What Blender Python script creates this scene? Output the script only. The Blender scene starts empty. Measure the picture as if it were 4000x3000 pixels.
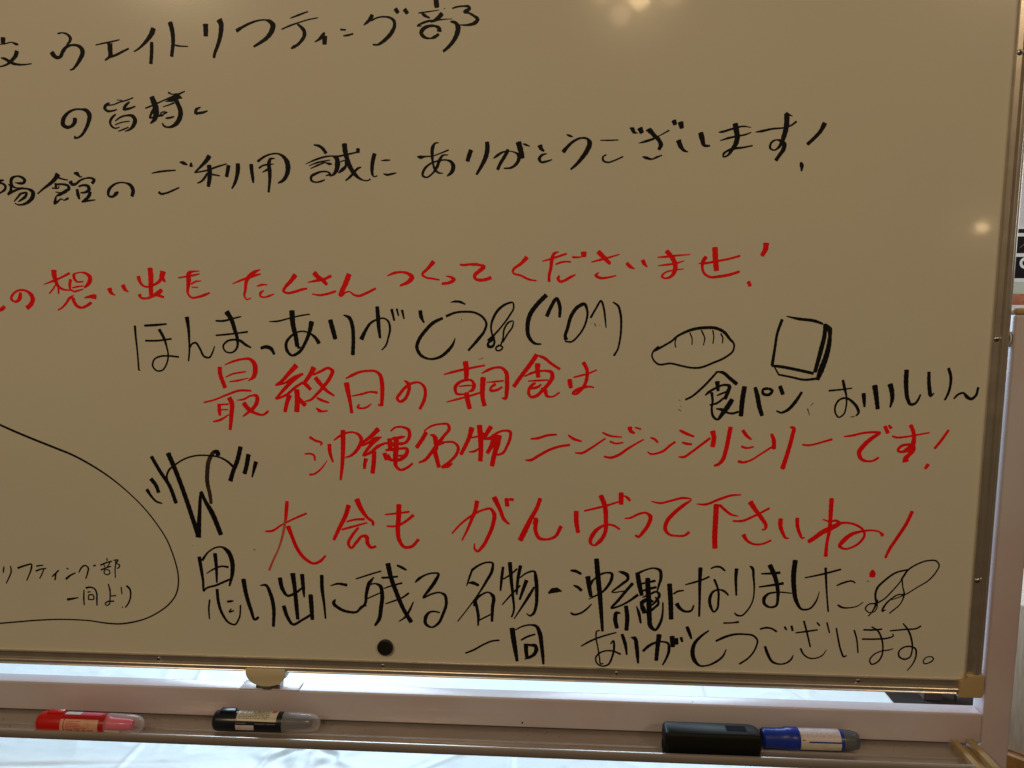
import bpy, bmesh, math, random
from mathutils import Vector, Matrix, noise
random.seed(7)
S = bpy.context.scene
C = S.collection
ZB = 0.86            # height of the lower edge of the board above the floor
PI = math.pi

# ---------------------------------------------------------------- camera
cam = bpy.data.objects.new('camera', bpy.data.cameras.new('camera'))
C.objects.link(cam); S.camera = cam
cam.data.sensor_width = 36.0; cam.data.lens = 2889/4000*36
cam.data.clip_start = 0.02; cam.data.clip_end = 60
yw, pt, rl = -0.05990268, 0.12123365, -0.00137820
F = Vector((math.sin(yw)*math.cos(pt), math.cos(yw)*math.cos(pt), -math.sin(pt)))
RT = Vector((math.cos(yw), -math.sin(yw), 0)); DN = F.cross(RT)
R2 = RT*math.cos(rl)+DN*math.sin(rl); U2 = -(-RT*math.sin(rl)+DN*math.cos(rl))
M = Matrix((R2, U2, -F)).transposed().to_4x4()
M.translation = Vector((0.37048207, -0.89732272, 0.49271400+ZB))
cam.matrix_world = M

# ---------------------------------------------------------------- room light, lamps, exposure
w = bpy.data.worlds.new('World'); S.world = w; w.use_nodes = True
w.node_tree.nodes['Background'].inputs[0].default_value = (1.0, 0.74, 0.47, 1)
w.node_tree.nodes['Background'].inputs[1].default_value = 0.075
S.view_settings.view_transform = 'Standard'; S.view_settings.look = 'None'
S.view_settings.exposure = 0.0; S.view_settings.gamma = 1.0
def lamp(name, loc, tgt, power, col, size, shape='DISK', sy=None):
    l = bpy.data.lights.new(name, 'AREA'); l.shape = shape; l.size = size
    if sy: l.size_y = sy
    l.energy = power; l.color = col
    o = bpy.data.objects.new(name, l); C.objects.link(o)
    o.location = Vector(loc)+Vector((0,0,ZB))
    o.rotation_euler = (Vector(tgt)-Vector(loc)).to_track_quat('-Z', 'Y').to_euler()
    return o
WARM = (1.0, 0.75, 0.47); AMBER = (1.0, 0.68, 0.36)
lamp('ceiling_lamp', (0.844,-3.74,2.235), (0.45,0,0.8), 0.95, AMBER, 0.13)
lamp('ceiling_lamp', (0.62,-3.72,2.27), (0.45,0,0.8), 0.34, AMBER, 0.15)
lamp('ceiling_lamp', (0.73,-3.72,2.13), (0.45,0,0.8), 0.2, AMBER, 0.12)
lamp('ceiling_lamp', (1.03,-3.72,2.24), (0.45,0,0.8), 0.22, AMBER, 0.14)
lamp('ceiling_lamp', (-1.7,-3.0,2.35), (0.3,0,0.2), 18.5, WARM, 0.22)
lamp('ceiling_lamp', (2.7,-3.0,2.35), (0.5,0,0.2), 15.5, WARM, 0.22)
lamp('ceiling_lamp', (-0.2,-2.6,2.65), (0.4,0,0.1), 17.5, WARM, 0.20)
lamp('wall_lamp', (2.76,-3.50,0.87), (0.86,0,0.57), 0.22, AMBER, 0.06)
DAY = (0.63, 0.83, 1.0)
lamp('daylight_area', (-0.75,2.5,1.45), (0.1,0.3,-0.2), 96.0, DAY, 1.3, 'RECTANGLE', 1.9)
lamp('daylight_area', (0.95,2.5,1.45), (0.4,0.3,-0.2), 50.0, DAY, 1.0, 'RECTANGLE', 1.9)
lamp('daylight_area', (3.3,1.1,1.2), (2.1,2.0,0.5), 16.0, (0.9,0.95,1.0), 1.0, 'RECTANGLE', 1.2)  # added daylight to brighten the poster and wall; no known window there

# ---------------------------------------------------------------- materials
def mat(name, col, rough=0.5, metal=0.0, spec=0.5, bump=None, var=None, **kw):
    m = bpy.data.materials.new(name); m.use_nodes = True
    nt = m.node_tree; b = nt.nodes['Principled BSDF']
    b.inputs['Base Color'].default_value = (*col, 1); b.inputs['Roughness'].default_value = rough
    b.inputs['Metallic'].default_value = metal; b.inputs['Specular IOR Level'].default_value = spec
    for k, v in kw.items(): b.inputs[k.replace('_', ' ')].default_value = v
    tc = nt.nodes.new('ShaderNodeTexCoord')
    if var:                                   # (scale, second colour, low, high, stretch)
        mp = nt.nodes.new('ShaderNodeMapping'); mp.inputs['Scale'].default_value = var[4] if len(var) > 4 else (1,1,1)
        n = nt.nodes.new('ShaderNodeTexNoise'); n.inputs['Scale'].default_value = var[0]; n.inputs['Detail'].default_value = 6
        r = nt.nodes.new('ShaderNodeValToRGB'); r.color_ramp.elements[0].position = var[2]; r.color_ramp.elements[1].position = var[3]
        r.color_ramp.elements[0].color = (*col, 1); r.color_ramp.elements[1].color = (*var[1], 1)
        nt.links.new(tc.outputs['Object'], mp.inputs[0]); nt.links.new(mp.outputs[0], n.inputs['Vector'])
        nt.links.new(n.outputs['Fac'], r.inputs[0]); nt.links.new(r.outputs[0], b.inputs['Base Color'])
    if bump:                                  # (scale, strength, distance)
        n = nt.nodes.new('ShaderNodeTexNoise'); n.inputs['Scale'].default_value = bump[0]; n.inputs['Detail'].default_value = 3
        bp = nt.nodes.new('ShaderNodeBump'); bp.inputs['Strength'].default_value = bump[1]; bp.inputs['Distance'].default_value = bump[2]
        nt.links.new(tc.outputs['Object'], n.inputs['Vector']); nt.links.new(n.outputs['Fac'], bp.inputs['Height'])
        nt.links.new(bp.outputs[0], b.inputs['Normal'])
    return m
M_board = mat('enamel_board', (0.752,0.730,0.598), 0.15, bump=(420,0.10,0.0002), Coat_Weight=1.0, Coat_Roughness=0.05, Coat_IOR=1.33, var=(3.0,(0.735,0.702,0.595),0.35,0.65))
M_black = mat('black_ink', (0.008,0.008,0.009), 0.5, spec=0.12, var=(60,(0.016,0.013,0.010),0.5,0.8))
M_red = mat('red_ink', (1.0,0.012,0.012), 0.45, spec=0.15, var=(45,(0.84,0.006,0.010),0.42,0.72))
M_redf = mat('faded_red_ink', (0.40,0.10,0.04), 0.5)
M_dryr = mat('half_dry_red_ink', (0.62,0.075,0.04), 0.5, spec=0.2, var=(90,(0.66,0.20,0.11),0.35,0.75))
M_dryb = mat('half_dry_black_ink', (0.035,0.020,0.013), 0.5, spec=0.2, var=(60,(0.075,0.045,0.028),0.35,0.75))
M_dark = mat('dried_ink_specks', (0.16,0.12,0.07), 0.5)
M_alu = mat('brushed_aluminium', (0.64,0.58,0.49), 0.28, 0.75, var=(40,(0.54,0.48,0.40),0.3,0.7,(1,1,1)), bump=(500,0.12,0.0003))
M_alud = mat('dull_aluminium', (0.42,0.37,0.33), 0.36, 1.0, bump=(400,0.2,0.0003))
M_tray = mat('tray_aluminium', (0.50,0.445,0.41), 0.22, 0.5, var=(9,(0.42,0.37,0.33),0.4,0.75,(1,4,4)), bump=(150,0.1,0.0004))
M_paint = mat('white_steel_paint', (0.60,0.56,0.60), 0.26, bump=(180,0.25,0.0004), var=(6,(0.57,0.46,0.49),0.42,0.68))
M_tan = mat('tan_plastic', (0.50,0.37,0.19), 0.42, bump=(300,0.3,0.0004), var=(30,(0.42,0.29,0.13),0.4,0.7))
M_cream = mat('cream_plastic', (0.66,0.57,0.38), 0.38, bump=(300,0.2,0.0003))
M_steel = mat('zinc_steel', (0.55,0.53,0.50), 0.3, 1.0)
M_hole = mat('dark_hole', (0.01,0.008,0.006), 0.6)
M_mag = mat('black_magnet_rubber', (0.012,0.013,0.013), 0.42, spec=0.4)
M_cloth = mat('white_vinyl_sheet', (0.80,0.83,0.84), 0.42, spec=0.35)
M_cap = mat('black_plastic', (0.010,0.012,0.020), 0.26)
M_erase = mat('eraser_plastic', (0.009,0.010,0.009), 0.5, spec=0.2, bump=(200,0.2,0.0004))
M_felt = mat('eraser_felt', (0.012,0.013,0.02), 0.9, spec=0.1)
M_redp = mat('red_plastic', (0.60,0.012,0.010), 0.30)
M_redb = mat('red_marker_body', (0.45,0.012,0.012), 0.25)
M_blue = mat('blue_plastic', (0.010,0.035,0.33), 0.30)
M_lab = mat('cream_label', (0.66,0.62,0.50), 0.35, var=(130,(0.52,0.47,0.37),0.45,0.75,(0.4,1,1)))
M_labp = mat('peach_label', (0.72,0.40,0.27), 0.35, var=(90,(0.62,0.28,0.19),0.45,0.7))
M_labw = mat('white_label', (0.68,0.62,0.66), 0.32, var=(70,(0.55,0.42,0.40),0.5,0.75))
M_pink = mat('pink_print', (0.62,0.07,0.12), 0.35)
M_grey = mat('grey_print', (0.16,0.15,0.13), 0.5)
M_redt = mat('dark_red_print', (0.30,0.02,0.02), 0.4)
M_sq = mat('red_print', (0.55,0.03,0.03), 0.4)
def clear(name, col, alpha, rough=0.12):
    m = bpy.data.materials.new(name); m.use_nodes = True; nt = m.node_tree
    b = nt.nodes['Principled BSDF']; b.inputs['Base Color'].default_value = (*col,1); b.inputs['Roughness'].default_value = rough
    t = nt.nodes.new('ShaderNodeBsdfTransparent'); mx = nt.nodes.new('ShaderNodeMixShader'); mx.inputs[0].default_value = alpha
    lw = nt.nodes.new('ShaderNodeLayerWeight'); lw.inputs[0].default_value = 0.35
    ad = nt.nodes.new('ShaderNodeMath'); ad.operation = 'MULTIPLY_ADD'; ad.inputs[1].default_value = 0.5; ad.inputs[2].default_value = alpha
    nt.links.new(lw.outputs['Facing'], ad.inputs[0]); nt.links.new(ad.outputs[0], mx.inputs[0])
    nt.links.new(t.outputs[0], mx.inputs[1]); nt.links.new(b.outputs[0], mx.inputs[2])
    nt.links.new(mx.outputs[0], nt.nodes['Material Output'].inputs[0])
    return m
M_clear = clear('frosted_clear_plastic', (0.78,0.74,0.76), 0.17)
M_clearb = clear('smoky_blue_plastic', (0.10,0.13,0.20), 0.38, 0.25)
M_nibp = mat('pink_nib_holder', (0.85,0.02,0.16), 0.4)
M_nibk = mat('navy_nib_holder', (0.02,0.03,0.055), 0.35)
M_nibb = mat('grey_nib_holder', (0.22,0.20,0.13), 0.4, var=(60,(0.45,0.25,0.03),0.55,0.7))
M_floor = mat('dark_carpet', (0.030,0.018,0.013), 0.9, bump=(60,0.5,0.003))
M_wall = mat('plaster_wall', (0.70,0.66,0.68), 0.8, bump=(80,0.3,0.001))
M_wood = mat('tan_wood', (0.42,0.20,0.06), 0.5, var=(8,(0.28,0.12,0.035),0.4,0.6,(6,6,1)))
M_blackp = mat('black_panel', (0.012,0.010,0.012), 0.4)
M_linen = mat('beige_linen', (0.70,0.60,0.50), 0.9, var=(30,(0.56,0.46,0.37),0.4,0.65,(8,8,0.6)))
M_greyp = mat('lilac_grey_panel', (0.16,0.13,0.14), 0.5)
M_pw = mat('poster_white', (0.80,0.80,0.82), 0.6)
M_pk = mat('poster_black', (0.008,0.006,0.008), 0.6, spec=0.1)
M_pg = mat('poster_pale_green', (0.55,0.60,0.50), 0.4)
M_po = mat('poster_orange_brown', (0.50,0.17,0.07), 0.4, var=(30,(0.36,0.10,0.04),0.4,0.7))

# ---------------------------------------------------------------- helpers
def tag(o, label=None, cat=None, group=None, kind=None):
    if label: o['label'] = label
    if cat: o['category'] = cat
    if group: o['group'] = group
    if kind: o['kind'] = kind
    return o
def obj(name, bm, m, parent=None, smooth=False):
    me = bpy.data.meshes.new(name)
    bmesh.ops.recalc_face_normals(bm, faces=bm.faces)
    bm.to_mesh(me); bm.free(); me.materials.append(m)
    if smooth:
        for p in me.polygons: p.use_smooth = True
        me.set_sharp_from_angle(angle=math.radians(38))
    o = bpy.data.objects.new(name, me); C.objects.link(o)
    if parent: o.parent = parent
    return o
def empty(name, loc, rz=0.0):
    o = bpy.data.objects.new(name, None); C.objects.link(o); o.location = loc; o.rotation_euler = (0,0,rz); o.empty_display_size = 0.05
    return o
def box(bm, x0, x1, y0, y1, z0, z1, bev=0.0, seg=2):
    r = bmesh.ops.create_cube(bm, size=1.0)
    vs = r['verts']
    for v in vs:
        v.co = Vector((x0+(v.co.x+.5)*(x1-x0), y0+(v.co.y+.5)*(y1-y0), z0+(v.co.z+.5)*(z1-z0)))
    if bev > 0:
        es = list({e for v in vs for e in v.link_edges})
        bmesh.ops.bevel(bm, geom=es, offset=bev, segments=seg, profile=0.5, affect='EDGES')
def boxo(name, dims, m, parent=None, bev=0.0, seg=2):
    bm = bmesh.new(); box(bm, *dims, bev, seg); return obj(name, bm, m, parent, bev > 0)
def cyl(bm, c, axis, r0, r1, h, n=24):
    """a frustum from c along axis ('x','y','z')"""
    rings = []
    for k, r in ((0, r0), (1, r1)):
        ring = []
        for i in range(n):
            a = 2*PI*i/n; p, q_ = r*math.cos(a), r*math.sin(a)
            d = {'x': (h*k, p, q_), 'y': (p, h*k, q_), 'z': (p, q_, h*k)}[axis]
            ring.append(bm.verts.new((c[0]+d[0], c[1]+d[1], c[2]+d[2])))
        rings.append(ring)
    for i in range(n): bm.faces.new((rings[0][i], rings[0][(i+1) % n], rings[1][(i+1) % n], rings[1][i]))
    bm.faces.new(rings[0]); bm.faces.new(rings[1])
def lathe_x(prof, n=40, cap=True):
    """surface of revolution round the x axis, prof = [(x, r)]"""
    bm = bmesh.new(); rings = []
    for x, r in prof:
        rings.append([bm.verts.new((x, -r*math.cos(2*PI*i/n), r*math.sin(2*PI*i/n))) for i in range(n)])
    for a, b in zip(rings, rings[1:]):
        for i in range(n): bm.faces.new((a[i], a[(i+1) % n], b[(i+1) % n], b[i]))
    if cap:
        bm.faces.new(rings[0]); bm.faces.new(rings[-1])
    return bm
def patch(bm, x0, x1, t0, t1, r, n=10, skew=0.0):
    """a curved sheet on a cylinder round x; angles in degrees, 0 = towards -y, 90 = up"""
    a = []; b = []
    for i in range(n+1):
        t = math.radians(t0+(t1-t0)*i/n)
        a.append(bm.verts.new((x0, -r*math.cos(t), r*math.sin(t)))); b.append(bm.verts.new((x1, -r*math.cos(t+math.radians(skew)), r*math.sin(t+math.radians(skew)))))
    for i in range(n): bm.faces.new((a[i], a[i+1], b[i+1], b[i]))
def extrude_profile(prof, p0, p1, inward, out=Vector((0,-1,0))):
    """prof: [(s, h)] s metres inwards from the outer edge, h metres out of the board plane; swept from p0 to p1"""
    bm = bmesh.new(); p0 = Vector(p0); p1 = Vector(p1); inward = Vector(inward)
    A = [bm.verts.new(p0+inward*s+out*h) for s, h in prof]; B = [bm.verts.new(p1+inward*s+out*h) for s, h in prof]
    n = len(prof)
    for i in range(n): bm.faces.new((A[i], A[(i+1) % n], B[(i+1) % n], B[i]))
    bm.faces.new(A); bm.faces.new(B)
    return bm

INK = """
L title black
C x
-2988,7987,54 -2993,7924,52
-3055,7908,11 -2968,7916,15 -2881,7930,13 -2834,7911,32 -2806,7904,19
-2827,7829,52 -2845,7779,47 -2898,7725,37 -2955,7682,26 -3011,7661,19 -3077,7649,15
-3031,7754,17 -2983,7741,32 -2932,7709,37 -2880,7685,32 -2816,7673,24 -2730,7672,17 -2654,7681,13
C u
-2300,8020,19 -2242,8028,15 -2180,8008,25 -2145,7962,38 -2159,7924,30 -2199,7893,13
-2392,7808,53 -2366,7770,51 -2325,7744,36 -2288,7754,38 -2252,7813,43 -2201,7866,34 -2125,7886,23 -2062,7878,32 -2012,7838,49 -2005,7803,53 -2041,7726,45 -2100,7648,32 -2145,7607,21 -2176,7600,15
C e
-1837,7881,13 -1753,7897,17 -1646,7914,19 -1539,7936,13
-1660,7893,59 -1662,7827,55 -1665,7758,49 -1684,7737,28 -1732,7705,19
-1679,7737,25 -1582,7767,27 -1505,7802,25 -1432,7833,19
C i
-1113,8058,59 -1135,8004,57 -1180,7945,46 -1248,7878,32 -1314,7826,21 -1368,7798,15
-1144,7900,38 -1147,7837,42 -1155,7750,40 -1168,7657,40
C to
-906,8123,52 -889,8055,52 -879,7968,46 -883,7871,42 -895,7804,40 -907,7736,40
-899,7877,15 -829,7855,19 -767,7848,15 -702,7845,13
C ri
-475,8092,60 -474,8038,54 -478,7959,50
-307,8140,68 -286,8092,56 -288,8025,52 -306,7938,46 -345,7833,39 -380,7756,35 -390,7712,29
C fu
-102,8010,43 -30,8050,29 75,8096,25 179,8123,18 251,8125,16 302,8109,41 339,8070,59 324,8004,55 264,7928,43 179,7872,33 101,7829,23
C te
553,8140,12 652,8173,22 764,8209,14
442,8017,14 546,8057,20 649,8088,14 752,8116,14 881,8138,12
633,8072,18 678,8037,35 714,7987,43 712,7939,41 673,7882,35 620,7835,29 584,7818,35 549,7800,18
C i
836,7868,10 888,7897,29 930,7935,45 954,7969,22
955,7930,57 952,7841,49
C n
1148,8001,22 1207,7996,18
1181,7930,16 1236,7937,22 1293,7951,18
C gu
1527,8156,42 1504,8114,44 1462,8075,30 1425,8046,12
1513,8095,20 1595,8127,16 1675,8133,18 1746,8117,26 1785,8080,36 1788,8033,36 1753,7958,44 1691,7892,40 1629,7846,32 1578,7822,20 1530,7827,18
1800,8218,44 1832,8174,42
1908,8210,44 1942,8166,42
C bu
2279,8306,56 2283,8268,56 2288,8225,50
2074,8167,14 2178,8178,14 2310,8194,8
2108,8166,20 2142,8139,34 2202,8110,16
2347,8156,46 2312,8117,46 2267,8085,36 2216,8067,18
2468,8094,6 2367,8091,12 2277,8082,16 2177,8073,24 2106,8050,24 2056,8024,14 2106,8021,8
2311,7960,54 2314,7990,42 2266,8018,24 2196,8020,30 2120,7984,44 2099,7946,44 2134,7901,34 2204,7883,14 2255,7896,34 2305,7927,30
2373,8210,10 2383,8209,8
2469,8210,16 2517,8224,18 2597,8231,18 2666,8218,30 2668,8204,36 2616,8171,44 2656,8157,20 2725,8118,28 2765,8082,40 2735,8048,40 2655,8024,24 2556,8026,10
2448,8065,20 2501,8052,34 2533,8000,56 2525,7943,54 2490,7868,44 2424,7789,36 2359,7736,26
L greet black
C no
-2155,7039,47 -2162,6994,47 -2210,6944,32 -2260,6933,37 -2311,6965,50 -2307,7016,50 -2248,7095,32 -2158,7139,21 -2072,7142,19 -1998,7122,47 -1970,7071,54 -1985,7002,43 -2035,6902,34 -2094,6832,26 -2139,6809,19 -2176,6807,24 -2166,6829,15
C mina
-1714,7209,21 -1759,7183,36 -1774,7149,36 -1747,7120,28 -1677,7119,19 -1623,7133,15
-1737,7184,15 -1662,7191,13 -1585,7218,15 -1499,7238,15 -1412,7267,13
-1616,7244,9 -1552,7240,11
-1463,7218,21 -1514,7175,36 -1537,7136,32 -1484,7139,28 -1392,7167,17
-1643,7077,19 -1699,7028,32 -1718,6988,28 -1695,6933,24 -1648,6914,17 -1604,6929,11
-1651,7000,15 -1586,7042,21 -1499,7063,21 -1436,7057,38 -1404,7015,49 -1421,6955,47 -1467,6905,28 -1537,6876,11
-1656,6954,13 -1580,6981,15 -1474,6995,13
-1620,6879,13 -1553,6901,19 -1492,6924,15
C sama
-1180,7275,57 -1160,7220,64 -1137,7140,68 -1139,7071,66 -1162,7012,49 -1214,6966,15
-1265,7144,17 -1163,7180,21 -1043,7228,15 -925,7270,25 -860,7295,25 -767,7333,13
-1166,7131,32 -1201,7072,30 -1218,7032,21 -1149,7046,19 -1064,7060,28
-1084,7080,17 -1051,7098,15 -1000,7091,15 -1042,7075,19 -1064,7050,15
-1018,7024,19 -959,7031,25 -916,7042,15
-969,7322,23 -933,7302,15 -861,7310,8
-1012,7218,8 -927,7236,42 -851,7270,53 -804,7254,11
-1045,7159,11 -972,7178,15 -907,7202,21
-884,7236,53 -856,7176,49 -833,7107,55 -842,7037,55 -889,6964,49 -955,6925,30 -1008,6920,19 -1049,6936,25 -1065,6965,17
C ten
-581,7148,11 -638,7119,36 -650,7080,32 -597,7080,29 -534,7091,25 -501,7104,15
L thanks black
C you
-3194,6288,33 -3171,6304,33 -3126,6311,22
-3195,6278,15 -3141,6271,26 -3105,6241,31 -3113,6205,31 -3161,6170,22 -3206,6149,18
-2979,6282,9 -2921,6273,29 -2865,6281,33 -2852,6311,39 -2893,6348,28 -2958,6358,18 -3015,6333,37 -3030,6282,40 -3012,6236,31 -2969,6220,15 -2876,6221,11
-3065,6262,13 -3039,6236,26 -3037,6200,33 -3081,6138,29
-3081,6138,24 -3006,6179,29 -2904,6207,18 -2817,6203,24 -2759,6167,48 -2763,6116,50 -2818,6054,37 -2898,6018,24 -2975,6019,15 -2998,6033,15
-3010,6055,13 -2968,6096,22 -2920,6148,26
-2920,6148,24 -2837,6157,22 -2857,6116,35 -2915,6075,26 -2956,6050,11
C kan
-2420,6380,59 -2457,6329,48 -2527,6268,37 -2619,6207,24 -2698,6146,15
-2413,6334,22 -2349,6316,17 -2300,6307,15
-2456,6268,33 -2460,6211,28
-2507,6212,17 -2421,6221,15 -2420,6237,11
-2451,6257,22 -2364,6257,24 -2300,6236,33 -2292,6205,39 -2348,6175,28 -2394,6154,22 -2467,6167,11
-2327,6174,33 -2417,6134,33 -2462,6114,15 -2476,6073,31 -2491,6026,28 -2445,6052,22 -2399,6083,15 -2373,6067,13 -2311,6090,28
-2213,6388,22 -2175,6383,48 -2145,6347,20 -2113,6345,9
-2269,6292,48 -2250,6256,37 -2200,6261,28 -2154,6296,24 -2076,6326,17 -1990,6325,26 -1964,6307,37 -1994,6266,33
-2189,6194,33 -2183,6133,41 -2170,6081,26
-2165,6230,22 -2104,6245,24 -2045,6229,39 -2037,6193,43 -2077,6163,28 -2148,6153,15
-2023,6162,37 -2048,6111,39 -2094,6070,33 -2140,6045,13 -2041,6060,22 -1966,6068,11
C no
-1670,6160,24 -1699,6140,43 -1744,6104,26 -1793,6115,26 -1792,6171,37 -1736,6237,26 -1647,6272,17 -1572,6268,17 -1509,6240,39 -1480,6179,45 -1498,6108,39
C go
-1231,6380,11 -1155,6395,21 -1048,6407,21 -932,6413,15
-1156,6156,28 -1138,6138,28 -1074,6141,21 -975,6176,21 -898,6208,15
-866,6508,17 -829,6498,43 -782,6477,15
-873,6508,15 -840,6503,36 -788,6475,13
-733,6497,23 -736,6457,43
C ri
-501,6579,53 -541,6525,47 -608,6461,30 -695,6384,13 -695,6384,13 -536,6410,19 -417,6449,21 -294,6483,13
-512,6470,53 -507,6384,53 -515,6304,49 -533,6218,40
-538,6375,21 -572,6324,30 -617,6279,23 -666,6259,15
-475,6359,21 -433,6352,19 -385,6343,15
-271,6463,49 -281,6413,44 -301,6332,40
-154,6484,49 -157,6412,51 -174,6331,42 -204,6251,34 -241,6191,17
C you
10,6475,46 14,6400,42 23,6320,38 27,6259,23
92,6508,29 179,6564,25 264,6593,19 348,6595,19 409,6562,36 454,6496,57 462,6427,57 438,6337,46 388,6277,36 333,6252,15
105,6430,21 153,6459,21 227,6471,19 288,6476,10
145,6381,11 193,6404,25 215,6419,21
304,6540,10 251,6536,31 230,6488,46 235,6398,46 234,6308,38 223,6218,30 213,6147,27
C makoto
789,6694,17 851,6681,31 902,6641,37 932,6596,39
680,6473,8 805,6523,23 931,6557,21 1076,6565,10
719,6452,8 824,6488,21 981,6517,12
739,6419,10 823,6455,21 908,6487,17
908,6492,10 970,6472,31 999,6470,15
924,6335,13 977,6352,27 946,6378,19 884,6383,19 800,6359,29 741,6319,31 745,6279,27 796,6259,17 859,6268,21 908,6287,15
1014,6556,12 1060,6531,52 1068,6461,60 1051,6392,46 1008,6342,25 971,6327,10
1066,6556,21 1180,6577,21 1305,6603,17
1095,6491,12 1158,6508,15 1166,6440,31 1124,6401,42 1076,6364,12
1158,6704,56 1166,6619,56 1189,6520,52 1218,6440,52 1268,6360,48 1339,6295,25 1380,6277,15 1448,6279,15 1463,6291,17
1164,6276,17 1215,6316,27 1268,6370,31 1311,6414,27 1353,6431,14
1322,6645,41 1320,6600,41
C ni
1521,6584,47 1499,6507,45 1487,6418,41 1490,6348,31 1505,6318,14 1547,6328,14
1600,6504,10 1654,6508,21 1705,6509,14
1625,6352,14 1661,6339,25 1723,6348,23 1780,6360,12
C a
2035,6546,14 2075,6539,41 2127,6546,18 2219,6552,12 2301,6578,14 2408,6619,18
2294,6704,10 2251,6699,20 2220,6648,41 2214,6560,35 2223,6461,22 2248,6392,31 2288,6357,20 2337,6351,12
2403,6562,10 2341,6558,22 2300,6500,37 2268,6421,33 2216,6352,20 2134,6305,18 2098,6324,27 2114,6393,29 2187,6461,20 2300,6498,18 2382,6504,16 2443,6479,35 2465,6429,49 2442,6360,41 2390,6319,14
C ri
2677,6614,49 2655,6555,49 2634,6489,45
2868,6705,46 2872,6641,51 2855,6544,51 2809,6446,41 2742,6335,26
C ga
2947,6519,16 2991,6552,30 3062,6591,20 3123,6598,8 3183,6589,14 3233,6560,30 3244,6511,40 3214,6452,34 3153,6409,24 3067,6402,14
3117,6614,40 3072,6532,38 3022,6454,36 2993,6389,34
3238,6701,60 3264,6608,60 3286,6518,52
3289,6682,8 3324,6671,26 3374,6651,8
C to
3492,6662,54 3505,6625,44 3540,6596,20
3569,6566,14 3515,6549,26 3485,6508,38 3501,6473,24 3566,6476,24 3634,6497,12
C u
3805,6779,14 3838,6767,26 3875,6755,12
3765,6584,46 3815,6642,34 3894,6709,28 3983,6741,20 4043,6731,24 4073,6687,54 4045,6600,52 3986,6514,44 3917,6436,32 3858,6386,22
C go
4198,6712,10 4281,6710,16 4405,6713,12
4270,6548,12 4230,6521,22 4234,6482,24 4286,6460,18 4365,6481,16 4463,6524,16
4536,6844,10 4566,6836,49 4586,6798,35 4628,6787,8
4652,6845,59 4677,6789,49
C za
4724,6815,10 4763,6815,59 4813,6766,43 4874,6708,43 4900,6650,49 4877,6600,35
4643,6674,8 4717,6692,28 4814,6723,26 4882,6756,12 4989,6814,18
4691,6519,14 4736,6507,34 4800,6491,18 4859,6515,22 4914,6534,14
5040,6926,49 5058,6878,43
5118,6906,59 5135,6837,47
C i
5100,6701,57 5131,6628,47 5172,6584,29 5213,6570,12
5352,6784,57 5373,6712,55 5400,6640,35 5462,6636,18
C ma
5561,6787,14 5595,6791,25 5710,6823,23 5845,6850,17 5923,6836,8
5579,6693,10 5665,6719,25 5771,6741,19 5868,6759,19 5925,6781,12
5742,6882,54 5759,6803,58 5772,6727,56 5755,6651,51 5719,6593,39 5663,6522,21 5619,6510,16 5621,6542,25 5661,6575,23 5718,6598,29 5835,6612,21 5948,6633,16
C su
5978,6784,10 6041,6793,27 6165,6818,21 6299,6830,17 6375,6853,19 6431,6895,23
6312,6985,38 6390,6955,6
6319,6985,54 6325,6911,56 6319,6816,54 6299,6731,52 6278,6664,42 6242,6607,27 6195,6579,15 6150,6604,25 6162,6666,25 6219,6695,15 6267,6683,29 6308,6645,48 6301,6588,46 6264,6531,39 6221,6466,39
C bang
6753,6875,54 6714,6793,42 6641,6708,38 6570,6642,37
6505,6438,29 6517,6404,44 6517,6344,19
L memories red
C mark
-3343,4703,34 -3284,4728,45 -3242,4760,45
C no
-3020,4934,34 -3030,4880,51 -3056,4838,40 -3108,4822,25 -3147,4859,34 -3111,4923,27 -3029,4966,25 -2940,4955,29 -2878,4902,51 -2865,4849,54 -2898,4785,51 -2952,4742,52
C omou
-2562,5214,66 -2563,5156,62 -2551,5093,49 -2523,5019,38 -2460,4977,27 -2383,4966,18
-2705,5038,11 -2585,5080,27 -2471,5125,24 -2362,5177,29
-2556,5030,18 -2593,4977,20 -2644,4924,18
-2518,5019,27 -2523,4924,20
-2308,5167,33 -2306,5114,38 -2281,5077,27 -2190,5072,15
-2308,5167,20 -2223,5186,15 -2147,5172,33 -2101,5125,51 -2116,5062,51 -2182,4998,22
-2353,5098,40 -2369,5040,35 -2369,4982,29
-2337,4996,16 -2269,5011,22 -2191,5019,13
-2329,4947,22 -2262,4961,24 -2196,4981,11
-2327,4903,13 -2379,4871,33 -2440,4796,27 -2500,4743,20 -2544,4719,18
-2340,4871,40 -2327,4818,40 -2287,4765,38 -2233,4749,29 -2164,4776,33 -2106,4813,35
-2188,4873,15 -2112,4887,38 -2068,4887,60 -2039,4884,55
-2372,4972,24 -2328,4958,22
C i
-1860,4990,59 -1844,4940,46 -1791,4904,13
-1684,5030,55 -1660,4978,44 -1618,4946,13
C de
-1478,5137,50 -1462,5072,37 -1411,5015,24 -1356,5009,22 -1278,5036,28 -1199,5093,39 -1174,5146,61 -1160,5198,70
-1170,5114,48 -1140,5072,22
-1323,5240,59 -1318,5135,61 -1324,5030,57 -1330,4904,48
-1477,4915,44 -1463,4878,31 -1387,4867,24 -1297,4904,39 -1218,4946,55 -1189,4973,39
-1264,4904,22 -1210,4894,33 -1167,4883,28
C wo
-969,5120,17 -870,5135,22 -761,5154,24 -697,5169,15
-699,5201,13 -780,5196,24 -830,5177,50 -838,5093,59 -850,5010,43 -859,4936,28 -818,4879,26 -731,4884,28 -643,4911,33 -582,4935,22
-810,5041,20 -754,5073,24 -682,5081,13
-801,5004,15 -725,5002,15
C ta
-282,5047,13 -181,5088,26 -39,5135,32 69,5166,21
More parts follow.
